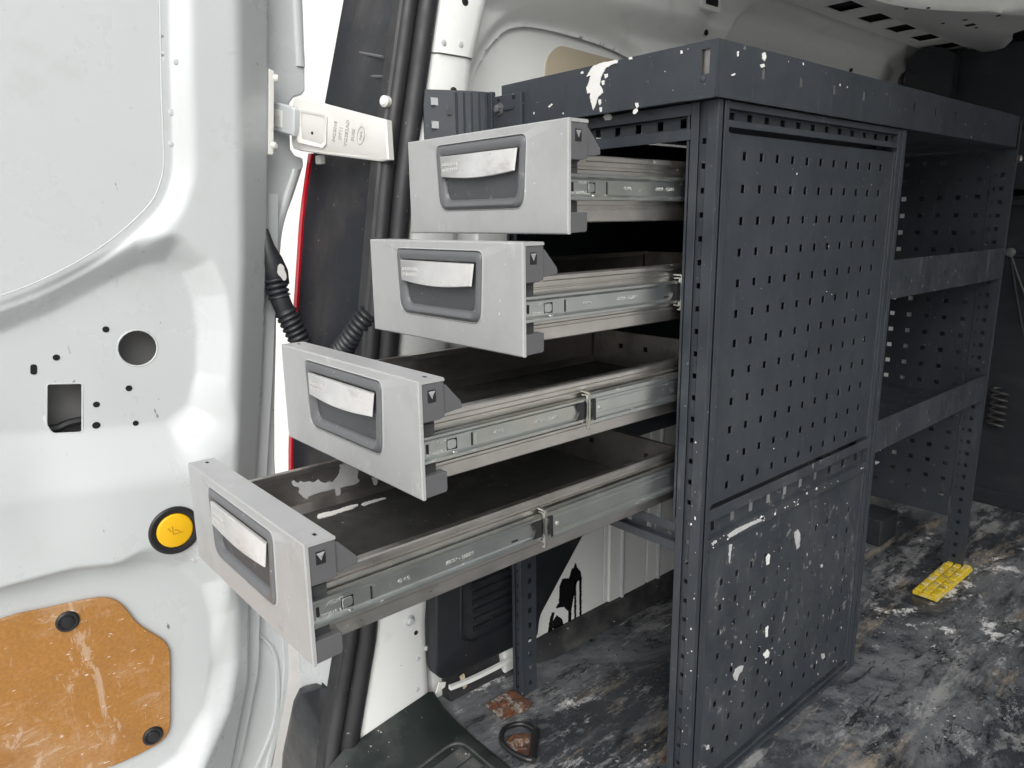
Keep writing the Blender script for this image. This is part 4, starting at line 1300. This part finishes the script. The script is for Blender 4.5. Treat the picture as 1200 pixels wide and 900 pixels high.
for L in ([(756, 456), (768, 446), (786, 446), (792, 458), (786, 468), (765, 470)],):
    splat('paint_splash', 'paint_splash', rack, [(p_.y, p_.z) for p_ in (at(480 + a * 0.3, b * 0.3, x=0.0) for a, b in L)], railmap, 0.001, 0.0006)
pmap = lambda x_, z_, h: (x_, yp - 0.0062 - h, z_)
pz = lambda L: [(p_.x, p_.z) for p_ in (at(800 + a / 3, 600 + b / 3, y=yp - 0.006) for a, b in L)]
for L in ([(176, 575), (184, 552), (200, 540), (213, 538), (208, 558), (196, 572), (190, 592), (180, 590)], [(292, 160), (300, 146), (306, 152), (303, 182), (294, 186)],
          [(282, 500), (296, 484), (304, 492), (300, 510), (288, 514)], [(290, 410), (299, 400), (298, 436), (291, 440)], [(392, 70), (404, 60), (412, 80), (410, 120), (400, 130), (394, 100)],
          [(163, 115), (173, 112), (168, 150), (163, 182), (160, 150)], [(80, 820), (92, 818), (93, 832), (84, 836)], [(486, 500), (496, 496), (500, 510), (490, 516)], [(484, 186), (492, 184), (490, 194), (484, 196)]):
    splat('paint_splash', random.choice(('paint_splash', 'paint_grey', 'paint_grey')), lpan, pz(L), pmap, 0.0007, 0.0016)


def spatter(name, mat, parent, n, u0, u1, v0, v1, fmap, size, seed, drip=1.6):
    rnd = random.Random(seed)
    mb = MB()
    for _ in range(n):
        cu, cv = rnd.uniform(u0, u1), rnd.uniform(v0, v1)
        r_ = size * (0.25 + rnd.random() ** 3 * 1.2)
        k = rnd.randint(6, 9)
        e = rnd.uniform(0.8, drip)
        pl = []
        for i in range(k):
            a = 2 * math.pi * i / k
            q = r_ * rnd.uniform(0.5, 1.2)
            pl.append((cu + q * math.cos(a), cv + q * e * math.sin(a)))
        V_ = [fmap(a, b, 0) for a, b in pl] + [fmap(a, b, 0.0005) for a, b in pl]
        mb.add(V_, [tuple(range(k, 2 * k))] + [(i, (i + 1) % k, k + (i + 1) % k, k + i) for i in range(k)])
    o = mb.build(name, mat, parent)
    o['kind'] = 'stuff'
    return o


spatter('paint_spatter', 'paint_grey', lpan, 60, 0.035, 0.475, 0.03, 0.38, pmap, 0.0016, 5, 3.0)
spatter('paint_spatter', 'paint_splash', pan, 12, 0.035, 0.475, 0.452, 0.90, pmap, 0.0010, 6, 2.0)
spatter('paint_spatter', 'paint_splash', lip_r, 12, 0.0, 0.33, 0.948, 1.003, lipmap, 0.0012, 8)
spatter('paint_spatter', 'paint_splash', lip_a, 10, 0.0, 1.0, 0.948, 1.003, lambda a, b, h: (a, TY0 - 0.0002 - h, b), 0.0013, 9)
spatter('paint_spatter', 'paint_splash', post, 26, -0.010, 0.002, 0.02, 0.55, lambda a, b, h: (-0.0002 - h, a, b), 0.0009, 10, 2.5)
spatter('paint_spatter', 'paint_splash', rack, 24, 0.03, 0.48, 0.391, 0.402, lambda a, b, h: (a, YA + 0.0003 - h, b), 0.0022, 12, 0.9)
dmap = lambda x_, z_, h: (x_, YA - h + 0.0003, z_)
for L in ([(156, 82), (190, 58), (250, 32), (286, 16), (284, 28), (240, 48), (205, 68), (165, 90)], [(100, 110), (118, 98), (120, 106), (104, 118)], [(272, 22), (284, 14), (290, 22), (280, 28)]):
    splat('paint_splash', 'paint_grey', rack, [(p_.x, p_.z) for p_ in (at(800 + a / 3, 600 + b / 3, y=YA) for a, b in L)], dmap, 0.0007, 0.0009)
tmap = lambda x_, z_, h: (x_, TY0 - 0.0002 - h, z_)
for L in ([(278, 188), (288, 184), (292, 200), (286, 216), (279, 208)], [(270, 228), (284, 224), (288, 234), (274, 238)], [(190, 182), (195, 180), (195, 196), (191, 198)], [(168, 264), (182, 258), (186, 262), (172, 268)]):
    splat('paint_splash', 'paint_splash', lip_a, [(p_.x, p_.z) for p_ in (at(800 + a / 3, b / 3, y=TY0) for a, b in L)], tmap, 0.0007, 0.0007)

# ------------------------------------------------------------------ drawers
DL = 0.545
YN = -0.147                         # local: near side; the drawer is symmetric about y = 0
H = 0.116
TEXTS = [('XE5142', 0.036, -0.0632, 0.0052), ('01703010 332', 0.032, -0.0735, 0.0052), ('45 KG', 0.108, -0.068, 0.0052), ('#8191 - 9320M', 0.175, -0.068, 0.0056)]


def trap(ht, hb_, zt, zb, r_top, r_bot, n=5):
    return rounded([(-hb_, zb), (-ht, zt), (ht, zt), (hb_, zb)], [r_bot, r_top, r_top, r_bot], n)


def make_drawer(name, loc, label, xj, first=None):
    """xj: local x where the larger intermediate slide member starts"""
    t = empty(name, loc, label, 'drawer', 'drawers pulled out of the racking')
    Z = lambda z_: H + z_

    def share(key, fn):
        if key in CACHE:
            o = CACHE[key].copy()
            COL.objects.link(o)
            return o
        o = fn()
        CACHE[key] = o
        return o

    def part(key, fn, parent=t):
        o = share(key, fn)
        o.parent = parent
        return o

    # front: face with the handle opening, and the folded top
    def f_front():
        loop = trap(0.0835, 0.0785, Z(-0.0105), Z(-0.0875), 0.009, 0.015)
        n_ = len(loop)
        cz_ = Z(-0.05)
        rect = []
        hw = 0.147
        for a, b in loop:
            dx, dz = a, b - cz_
            k = 1e9
            if abs(dx) > 1e-9:
                k = min(k, hw / abs(dx))
            if abs(dz) > 1e-9:
                k = min(k, ((Z(0) - cz_) if dz > 0 else cz_) / abs(dz))
            rect.append([dx * k, cz_ + dz * k])
        for c in ((-hw, 0), (-hw, Z(0)), (hw, Z(0)), (hw, 0)):
            i = min(range(n_), key=lambda i_: (rect[i_][0] - c[0]) ** 2 + (rect[i_][1] - c[1]) ** 2)
            rect[i] = list(c)
        e = 0.0014
        rin = [(a - math.copysign(e, a) * (abs(abs(a) - hw) < 1e-6), b - (e if abs(b - Z(0)) < 1e-6 else -e if abs(b) < 1e-6 else 0)) for a, b in rect]
        mb = MB()
        mb.sweep([[(0.004, a, b) for a, b in rect], [(0.0010, a, b) for a, b in rect], [(0.0, a, b) for a, b in rin], [(0.0, a, b) for a, b in [(q[0] * 1.03, cz_ + (q[1] - cz_) * 1.05) for q in loop]], [(-0.0009, a, b) for a, b in [(q[0] * 1.012, cz_ + (q[1] - cz_) * 1.022) for q in loop]], [(0.0012, a, b) for a, b in loop], [(0.004, a, b) for a, b in loop]], caps=False)
        mb.prism([(0.004, Z(-0.0035)), (0.004, Z(0.0)), (0.0285, Z(0.0)), (0.0298, Z(-0.0012)), (0.0298, Z(-0.0035))], 'y', -0.1468, 0.1468)
        return mb.build('front_panel', 'front_grey', smooth=True, ang=28)
    front = part('front', f_front)

    def f_frame():
        n5 = 5
        A = trap(0.0835, 0.0785, Z(-0.0105), Z(-0.0875), 0.009, 0.015, n5)
        B = trap(0.0822, 0.0772, Z(-0.0118), Z(-0.0862), 0.0085, 0.0145, n5)
        C_ = trap(0.0720, 0.0660, Z(-0.0225), Z(-0.0775), 0.003, 0.009, n5)
        D_ = trap(0.0705, 0.0640, Z(-0.0235), Z(-0.0755), 0.003, 0.009, n5)
        E_ = trap(0.0690, 0.0560, Z(-0.0250), Z(-0.0690), 0.003, 0.010, n5)
        B2 = trap(0.0790, 0.0740, Z(-0.0150), Z(-0.0835), 0.007, 0.0125, n5)
        B3 = trap(0.0752, 0.0695, Z(-0.0190), Z(-0.0802), 0.005, 0.0105, n5)
        scoop = lambda b: 0.008 + 0.042 * max(0.0, (b - Z(-0.0690)) / 0.044)
        mb = MB()
        mb.sweep([[(0.004, a, b) for a, b in A], [(0.0010, a, b) for a, b in A], [(-0.0012, a, b) for a, b in B], [(-0.0026, a, b) for a, b in B2], [(-0.0020, a, b) for a, b in B3], [(0.0006, a, b) for a, b in C_], [(0.0036, a, b) for a, b in D_], [(0.0070, a, b) for a, b in D_]], caps=False)
        return mb.build('handle_frame', 'handle_grey', smooth=True, ang=35)
    hf = part('hframe', f_frame)

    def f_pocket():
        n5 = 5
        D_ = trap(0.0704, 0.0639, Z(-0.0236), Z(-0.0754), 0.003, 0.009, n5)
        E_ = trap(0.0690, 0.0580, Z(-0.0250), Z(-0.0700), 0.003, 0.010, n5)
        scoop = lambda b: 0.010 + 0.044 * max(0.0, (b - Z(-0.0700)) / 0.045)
        return MB().sweep([[(0.0034, a, b) for a, b in D_], [(0.0060, a, b) for a, b in D_], [(scoop(b), a, b) for a, b in E_], [(scoop(b) + 0.001, a * 0.9, Z(-0.045) + (b - Z(-0.045)) * 0.8) for a, b in E_]]).build('handle_pocket', 'pocket_shade_grey', smooth=True, ang=50)
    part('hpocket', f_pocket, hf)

    def f_bar():
        top = [(0.0715, Z(-0.0235)), (-0.0715, Z(-0.0235))]
        bot = [(-0.0683 + 0.1366 * k / 10, Z(-0.0478 - 0.0042 * math.sin(math.pi * (k / 10)))) for k in range(11)]
        pl = top + bot
        cy, cz_ = 0.0, Z(-0.036)
        sm = [(cy + (a - cy) * 0.985, cz_ + (b - cz_) * 0.94) for a, b in pl]
        fx = lambda b: -0.0058 + 0.0018 * (b - Z(-0.052)) / 0.028
        return MB().sweep([[(fx(b) + 0.0040, a * 0.965, Z(-0.0245) + (b - Z(-0.0245)) * 0.9) for a, b in pl], [(fx(b) + 0.0016, a, b) for a, b in pl], [(fx(b) + 0.0005, a * 0.994, Z(-0.036) + (b - Z(-0.036)) * 0.975) for a, b in pl], [(fx(b), a, b) for a, b in sm]]).build('handle_bar', 'handle_metal', smooth=True, ang=40)
    hb2 = part('hbar', f_bar)

    def f_logo():
        mb = MB()
        rnd = random.Random(3)
        x0 = -0.0053
        for r0 in range(2):
            y_ = 0.066
            while y_ > 0.038:
                w = rnd.choice((0.002, 0.003, 0.004))
                z0 = Z(-0.0355 - 0.0062 * r0)
                mb.box(x0, x0 + 0.002, y_ - w, y_, z0, z0 + 0.0036)
                y_ -= w + 0.0013
        mb.box(x0, x0 + 0.002, 0.0375, 0.067, Z(-0.0455), Z(-0.0442))
        o_ = mb.build('logo_plate', 'emboss')
        o_['kind'] = 'stuff'
        return o_
    part('logo', f_logo, hb2)

    for s in (1, -1):
        def f_cap(s=s):
            mb = MB()
            y0, y1 = sorted((s * -0.1462, s * -0.118))
            mb.prism([(0.0042, Z(-0.0037)), (0.0295, Z(-0.0037)), (0.0295, Z(-0.0385)), (0.0225, Z(-0.0405)), (0.0042, Z(-0.0405))], 'y', y0, y1)
            y0, y1 = sorted((s * -0.1445, s * -0.1415))
            mb.prism([(0.0296, Z(-0.0065)), (0.0335, Z(-0.0085)), (0.0500, Z(-0.0265)), (0.0513, Z(-0.0300)), (0.0513, Z(-0.0340)), (0.0296, Z(-0.0365))], 'y', y0, y1)
            return mb.build('end_cap', 'cap_grey', bevel=0.0007)
        cap = part('cap%d' % s, f_cap)

        def f_foot(s=s):
            y0, y1 = sorted((s * -0.1462, s * -0.118))
            return MB().prism([(0.0042, Z(-0.0935)), (0.0300, Z(-0.0935)), (0.0300, Z(-0.1115)), (0.0285, Z(-0.1140)), (0.0042, Z(-0.1150))], 'y', y0, y1).build('end_block', 'cap_grey', bevel=0.0007)
        part('foot%d' % s, f_foot)

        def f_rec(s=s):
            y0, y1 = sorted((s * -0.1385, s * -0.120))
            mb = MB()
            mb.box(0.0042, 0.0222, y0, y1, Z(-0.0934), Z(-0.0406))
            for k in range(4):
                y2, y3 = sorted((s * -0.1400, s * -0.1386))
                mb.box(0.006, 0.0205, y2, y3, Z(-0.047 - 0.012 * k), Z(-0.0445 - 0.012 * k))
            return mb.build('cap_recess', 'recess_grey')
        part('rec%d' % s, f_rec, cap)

        def f_clip(s=s):
            y0, y1 = sorted((s * -0.1470, s * -0.1460))
            return MB().box(0.0105, 0.0195, y0, y1, Z(-0.0222), Z(-0.0102)).build('lock_clip', 'clip_black', bevel=0.0004)
        clip = part('clip%d' % s, f_clip, cap)

        def f_arrow(s=s):
            y0 = s * -0.1471
            return MB().add([(0.0110, y0, Z(-0.0115)), (0.0190, y0, Z(-0.0112)), (0.0152, y0, Z(-0.0190)), (0.0150, y0 - s * 0.0022, Z(-0.0140))], [(0, 1, 3), (1, 2, 3), (2, 0, 3), (0, 2, 1)]).build('clip_arrow', 'clip_face')
        part('arrow%d' % s, f_arrow, cap)

        def f_slot(s=s):
            y0, y1 = sorted((s * -0.136, s * -0.1305))
            return MB().box(0.0155, 0.0185, y0, y1, Z(-0.0005), Z(0.0002)).build('top_slot', 'dark_hole')
        part('slot%d' % s, f_slot, front)

        # side wall of the tray: rolled rim, ledge and beads
        def f_side(s=s):
            prof = [(-0.1305, -0.0345), (-0.1385, -0.0345), (-0.1400, -0.0360), (-0.1400, -0.0400), (-0.1388, -0.0412), (-0.1362, -0.0412), (-0.1362, -0.0450), (-0.1340, -0.0456), (-0.1340, -0.0470), (-0.1362, -0.0476), (-0.1362, -0.0488), (-0.1345, -0.0496), (-0.1345, -0.0862), (-0.1366, -0.0868), (-0.1366, -0.0884), (-0.1352, -0.0890), (-0.1352, -0.0900), (-0.1362, -0.0906), (-0.1362, -0.1030), (-0.1352, -0.1042), (-0.1240, -0.1042), (-0.1240, -0.1030), (-0.1332, -0.1026), (-0.1332, -0.0400), (-0.1305, -0.0392)]
            lo = [[(x_, s * a, Z(b)) for a, b in prof] for x_ in (0.0235, DL)]
            mb = MB().sweep(lo)
            y0, y1 = sorted((s * -0.1405, s * -0.1325))
            mb.box(0.0225, 0.0330, y0, y1, Z(-0.0420), Z(-0.0365))
            return mb.build('side_wall', 'galv')
        side = part('side%d' % s, f_side)

        # inner slide member
        def f_slide(s=s):
            prof = [(-0.1370, -0.0548), (-0.1440, -0.0540), (-0.1466, -0.0548), (-0.1466, -0.0572), (-0.1440, -0.0588), (-0.1432, -0.0602), (-0.1432, -0.0752), (-0.1440, -0.0768), (-0.1466, -0.0780), (-0.1466, -0.0808), (-0.1440, -0.0818), (-0.1370, -0.0808)]
            return MB().sweep([[(x_, s * a, Z(b)) for a, b in prof] for x_ in (0.0046, DL)]).build('slide_rail', 'zinc')
        sl_ = part('slide%d' % s, f_slide)
        if s == 1:
            def f_marks():
                mb = MB()
                y0, y1 = -0.1438, -0.1430
                mb.box(0.0085, 0.0113, y0, y1, Z(-0.0722), Z(-0.0630))
                mb.box(0.0325, 0.0450, y0 + 0.0004, y1, Z(-0.0740), Z(-0.0628))
                mb.box(0.0625, 0.0639, y0 + 0.0003, y1, Z(-0.0748), Z(-0.0618))
                mb.box(0.2350, 0.2440, y0 + 0.0004, y1, Z(-0.0735), Z(-0.0715))
                o_ = mb.build('rail_slot', 'dark_hole')
                o_['kind'] = 'stuff'
                return o_
            part('marks', f_marks, sl_)

            def f_marks2():
                mb = MB()
                y0 = -0.1431
                mb.sweep([[(a, y0, Z(b)) for a, b in rounded([(0.0330, -0.0735), (0.0330, -0.0632), (0.0445, -0.0632), (0.0445, -0.0735)], 0.003, 3)], [(a, y0 - 0.0006, Z(b)) for a, b in rounded([(0.0340, -0.0725), (0.0340, -0.0642), (0.0435, -0.0642), (0.0435, -0.0725)], 0.003, 3)]])
                mb.box(0.0640, 0.0660, y0 - 0.0016, y0, Z(-0.0745), Z(-0.0620))
                mb.box(0.0665, 0.0690, y0 - 0.0006, y0, Z(-0.0745), Z(-0.0620))
                mb.box(0.0400, 0.0440, y0 - 0.0026, y0, Z(-0.0785), Z(-0.0760))
                o_ = mb.build('rail_tab', 'zinc')
                o_['kind'] = 'stuff'
                return o_
            part('marks2', f_marks2, sl_)
            for k, (tx, xx, zz_, sz_) in enumerate(TEXTS):
                def f_txt(tx=tx, xx=xx, zz_=zz_, sz_=sz_):
                    return text_mesh('rail_lettering', tx, sz_, frame((xx - 0.009, -0.14335, Z(zz_)), (1, 0, 0), (0, 0, 1)), 'emboss_zinc', t, 0.0003)
                part('txt%d' % k, f_txt, sl_)
        # intermediate member, its cross section clasps the inner one
        prof = [(-0.1385, -0.0508), (-0.1455, -0.0500), (-0.1484, -0.0510), (-0.1484, -0.0552), (-0.1462, -0.0572), (-0.1462, -0.0598), (-0.1470, -0.0606), (-0.1470, -0.0742), (-0.1462, -0.0750), (-0.1462, -0.0790), (-0.1484, -0.0808), (-0.1484, -0.0848), (-0.1455, -0.0858), (-0.1385, -0.0850), (-0.1385, -0.0835), (-0.1455, -0.0840), (-0.1455, -0.0515), (-0.1385, -0.0520)]
        mid = MB().sweep([[(x_, s * a, Z(b)) for a, b in prof] for x_ in (xj, xj + 0.42)]).build('middle_slide', 'zinc', t)
        if s == 1:
            MB().sweep([[(x_, s * a, Z(b)) for a, b in [(-0.1382, -0.0460), (-0.1500, -0.0462), (-0.1512, -0.0475), (-0.1512, -0.0885), (-0.1500, -0.0900), (-0.1460, -0.0900), (-0.1460, -0.0888), (-0.1495, -0.0880), (-0.1495, -0.0482), (-0.1382, -0.0474)]] for x_ in (xj - 0.0015, xj + 0.0015)]).build('slide_clip', 'zinc', mid, smooth=True, ang=30)
            MB().prism(rounded([(xj - 0.016, Z(-0.0590)), (xj - 0.002, Z(-0.0560)), (xj - 0.002, Z(-0.0800)), (xj - 0.016, Z(-0.0770)), (xj - 0.011, Z(-0.068))], 0.002, 2), 'y', -0.1465, -0.1434).build('ball_retainer', 'clip_black', mid)
            MB().prism([(xj + 0.009, Z(-0.0560)), (xj + 0.012, Z(-0.0560)), (xj + 0.0125, Z(-0.0810)), (xj + 0.009, Z(-0.0810)), (xj + 0.0075, Z(-0.0725)), (xj + 0.0035, Z(-0.070)), (xj + 0.0035, Z(-0.0655)), (xj + 0.0075, Z(-0.0635))], 'y', -0.1496, -0.1472).build('slide_stop', 'clip_black', mid)
            MB().disc((xj + 0.021, -0.1470, Z(-0.0685)), (0, -1, 0), [(0.0025, -0.0005), (0.0025, 0.0008), (0.0012, 0.0014)], 12).build('slide_rivet', 'emboss_zinc', mid, smooth=True)

    def f_base():
        return MB().box(0.024, DL - 0.003, -0.1345, 0.1345, Z(-0.1025), Z(-0.0990)).build('tray_base', 'galv_dark')
    part('base', f_base)

    def f_lin(s):
        mb = MB()
        y0, y1 = sorted((s * -0.1345, s * -0.1325))
        mb.prism([(s * -0.1331, Z(-0.0415)), (s * -0.1322, Z(-0.0415)), (s * -0.1322, Z(-0.0800)), (s * -0.1240, Z(-0.0920)), (s * -0.1331, Z(-0.0985))], 'x', 0.0302, DL - 0.0085)
        return mb.build('inner_lining', 'galv_dark', smooth=True, ang=20)
    for s in (1, -1):
        part('lin%d' % s, lambda s=s: f_lin(s))

    def f_mat():
        return MB().box(0.030, DL - 0.009, -0.1305, 0.1305, Z(-0.0988), Z(-0.0905)).build('drawer_mat', 'rubber_mat', bevel=0.001)
    part('mat', f_mat)

    def f_back():
        mb = MB()
        mb.box(DL - 0.008, DL - 0.0065, -0.1300, 0.1300, Z(-0.1025), Z(-0.0350))
        mb.box(DL - 0.0064, DL - 0.001, -0.1300, 0.1300, Z(-0.0375), Z(-0.0350))
        return mb.build('back_wall', 'galv_dark')
    back = part('back', f_back)

    for k, y_ in enumerate((-0.083, 0.02, 0.07)):
        part('bh%d' % k, lambda y_=y_: MB().box(DL - 0.0086, DL - 0.0079, y_ - 0.0035, y_ + 0.0035, Z(-0.062), Z(-0.0545)).build('back_hole', 'dark_hole'), back)

    def f_finner():
        return MB().box(0.0225, 0.0235, -0.134, 0.134, Z(-0.1), Z(-0.0037)).build('front_backing', 'cap_grey')
    part('fin', f_finner)
    return t


CACHE = {}
YC = 0.183
D1 = make_drawer('drawer', (-0.1912, YC, 0.916 - H), 'topmost grey drawer, pulled out least, directly under the paint-splashed tray lip', 0.30)
D2 = make_drawer('drawer', (-0.2552, YC, 0.7935 - H), 'second grey drawer from the top, its slide end just outside the corner post', 0.2600)
D3 = make_drawer('drawer', (-0.3852, YC, 0.6724 - H), 'third grey drawer from the top, above the paint-splashed open bottom drawer', 0.2255)
D4 = make_drawer('drawer', (-0.5068, YC, 0.5502 - H), 'lowest grey drawer, pulled out farthest, white paint splashed inside it', 0.2790)

# paint inside the lowest drawer
yw = 0.1323
b4 = Vector(D4.location)
imap = lambda x_, z_, h: (x_ - b4.x, yw - h, z_ - b4.z)
iz = lambda L: [(p_.x, p_.z) for p_ in (at(340 + a / 6, 520 + b / 6, y=YC + yw) for a, b in L)]
for L in ([(10, 265), (28, 258), (38, 272), (60, 276), (75, 262), (100, 272), (130, 264), (165, 272), (200, 252), (215, 268), (250, 278), (275, 264), (300, 270), (330, 235), (348, 205), (352, 165), (345, 145), (420, 130), (470, 150), (478, 195), (470, 235), (488, 262), (460, 282), (420, 295), (375, 300), (350, 312), (352, 380), (356, 432), (338, 438), (325, 370), (315, 318), (290, 318), (262, 330), (225, 335), (190, 345), (150, 362), (125, 372), (118, 390), (95, 378), (70, 355), (58, 340), (68, 318), (50, 302), (20, 296)],
          [(570, 240), (612, 232), (612, 275), (602, 305), (592, 300), (582, 265)]):
    o = splat('paint_splash', 'paint_grey', D4, iz(L), imap, 0.0011, 0.0006)
mmap = lambda x_, y_, h: (x_ - b4.x, y_ - b4.y, H - 0.0904 + h)
mz = lambda L: [(p_.x, p_.y) for p_ in (at(340 + a / 6, 520 + b / 6, z=0.5502 - 0.0905) for a, b in L)]
for L in ([(190, 520), (200, 502), (240, 490), (290, 482), (335, 470), (390, 450), (440, 436), (478, 430), (476, 440), (440, 460), (390, 474), (340, 490), (300, 505), (250, 518), (205, 530)], [(500, 432), (515, 420), (560, 408), (605, 396), (640, 388), (668, 384), (676, 388), (640, 398), (600, 412), (560, 424), (520, 440)]):
    splat('paint_streak', 'paint_splash', D4, mz(L), mmap, 0.0014, 0.0008)

# ------------------------------------------------------------------ small things on the van floor
yb = empty('plastic_block', (0.98, -0.005, 0.0), 'flat yellow plastic block under the foot of the far racking post', 'block')
MB().prism(rounded([(-0.105, 0.028), (-0.105, -0.024), (0.105, -0.026), (0.118, -0.018), (0.118, 0.03)], 0.003, 2), 'z', 0.001, 0.009).build('block_base', 'yellow_block', yb, bevel=0.001)
for i in range(6):
    for j in range(3):
        MB().box(-0.099 + 0.035 * i, -0.099 + 0.035 * i + 0.027, -0.021 + 0.0163 * j, -0.021 + 0.0163 * j + 0.0125, 0.0088, 0.0138).build('block_cell', 'yellow_block', yb, bevel=0.0015)

rg = empty('lashing_ring', (-0.075, 0.245, 0.0), 'black lashing ring with rusty bolt set into the floor by the sill', 'lashing ring')
ringp = spline([(0.030, 0.0, 0.006), (0.024, 0.03, 0.006), (-0.004, 0.040, 0.007), (-0.028, 0.022, 0.008), (-0.034, -0.008, 0.009), (-0.028, -0.034, 0.009), (-0.022, -0.042, 0.008)], 6)
MB().tube(ringp, 0.0042, 10).build('ring', 'clip_black', rg, smooth=True)
MB().tube([(-0.022, -0.044, 0.008), (0.031, 0.004, 0.006)], 0.0062, 10).build('ring_bar', 'clip_black', rg, smooth=True)
MB().disc((-0.004, 0.0, 0.0), (0, 0, 1), [(0.026, 0.0006), (0.024, 0.002), (0.016, 0.0015)], 26).build('ring_plate', 'rust', rg, smooth=True)
MB().disc((-0.004, 0.002, 0.001), (0, 0, 1), [(0.0125, 0.0), (0.0125, 0.005), (0.009, 0.008), (0.003, 0.0085)], 18).build('ring_bolt', 'rust', rg, smooth=True)

rb = at(805, 893, z=0.0)
ru = MB().prism(rounded([(rb.x - 0.03, rb.y - 0.004), (rb.x + 0.012, rb.y - 0.012), (rb.x + 0.016, rb.y + 0.024), (rb.x - 0.026, rb.y + 0.03)], 0.006, 3), 'z', 0.0008, 0.003).build('foot_plate', 'rust', rack, bevel=0.0006)

# dark storage unit in front of the bulkhead
un = empty('storage_unit', (1.60, -0.16, 0.0), 'dark storage unit against the bulkhead behind the racking', 'storage unit')
MB().box(-0.02, 0.14, -0.55, 0.40, 0.0, 0.86).build('carcass', 'bulkhead_dark', un, bevel=0.004)
MB().box(-0.045, -0.0202, -0.55, 0.40, 0.835, 0.85).build('ledge', 'bulkhead_dark', un, bevel=0.002)
MB().box(-0.030, -0.0202, -0.55, 0.40, 0.70, 0.71).build('ledge', 'bulkhead_dark', un, bevel=0.002)
MB().box(-0.028, -0.0202, -0.55, 0.40, 0.0, 0.045).build('plinth', 'bulkhead_dark', un, bevel=0.002)
c0 = at(1169, 478, x=1.565)
hs = empty('coiled_cord', c0, 'short coiled grey cord hanging against the dark unit', 'cord')
hel = []
for k in range(6 * 16 + 1):
    a = 2 * math.pi * k / 16
    hel.append((0.012 * math.cos(a), 0.019 * math.sin(a), 0.055 - 0.11 * k / 96))
MB().tube(hel, 0.0042, 8).build('coil', 'coil_grey', hs, smooth=True)
c1 = at(1184, 297, x=1.56)
sp_ = empty('webbing_strap', c1, 'loose dark strap hanging in a V beyond the far racking post', 'strap')
for (u, v) in ((1200, 342), (1196, 372)):
    e_ = at(u, v, x=1.56) - c1
    e_ = e_ * 1.25
    MB().tube([(0, 0, 0), e_ * 0.5 + Vector((-0.004, 0, 0)), e_], 0.0035, 8).build('strap_end', 'coil_grey' if v < 350 else 'bulkhead_dark', sp_, smooth=True)
MB().disc((0, 0, 0.003), (-1, -0.3, 0), [(0.012, -0.005), (0.012, 0.005), (0.007, 0.008)], 14).build('strap_buckle', 'cap_grey', sp_, smooth=True)
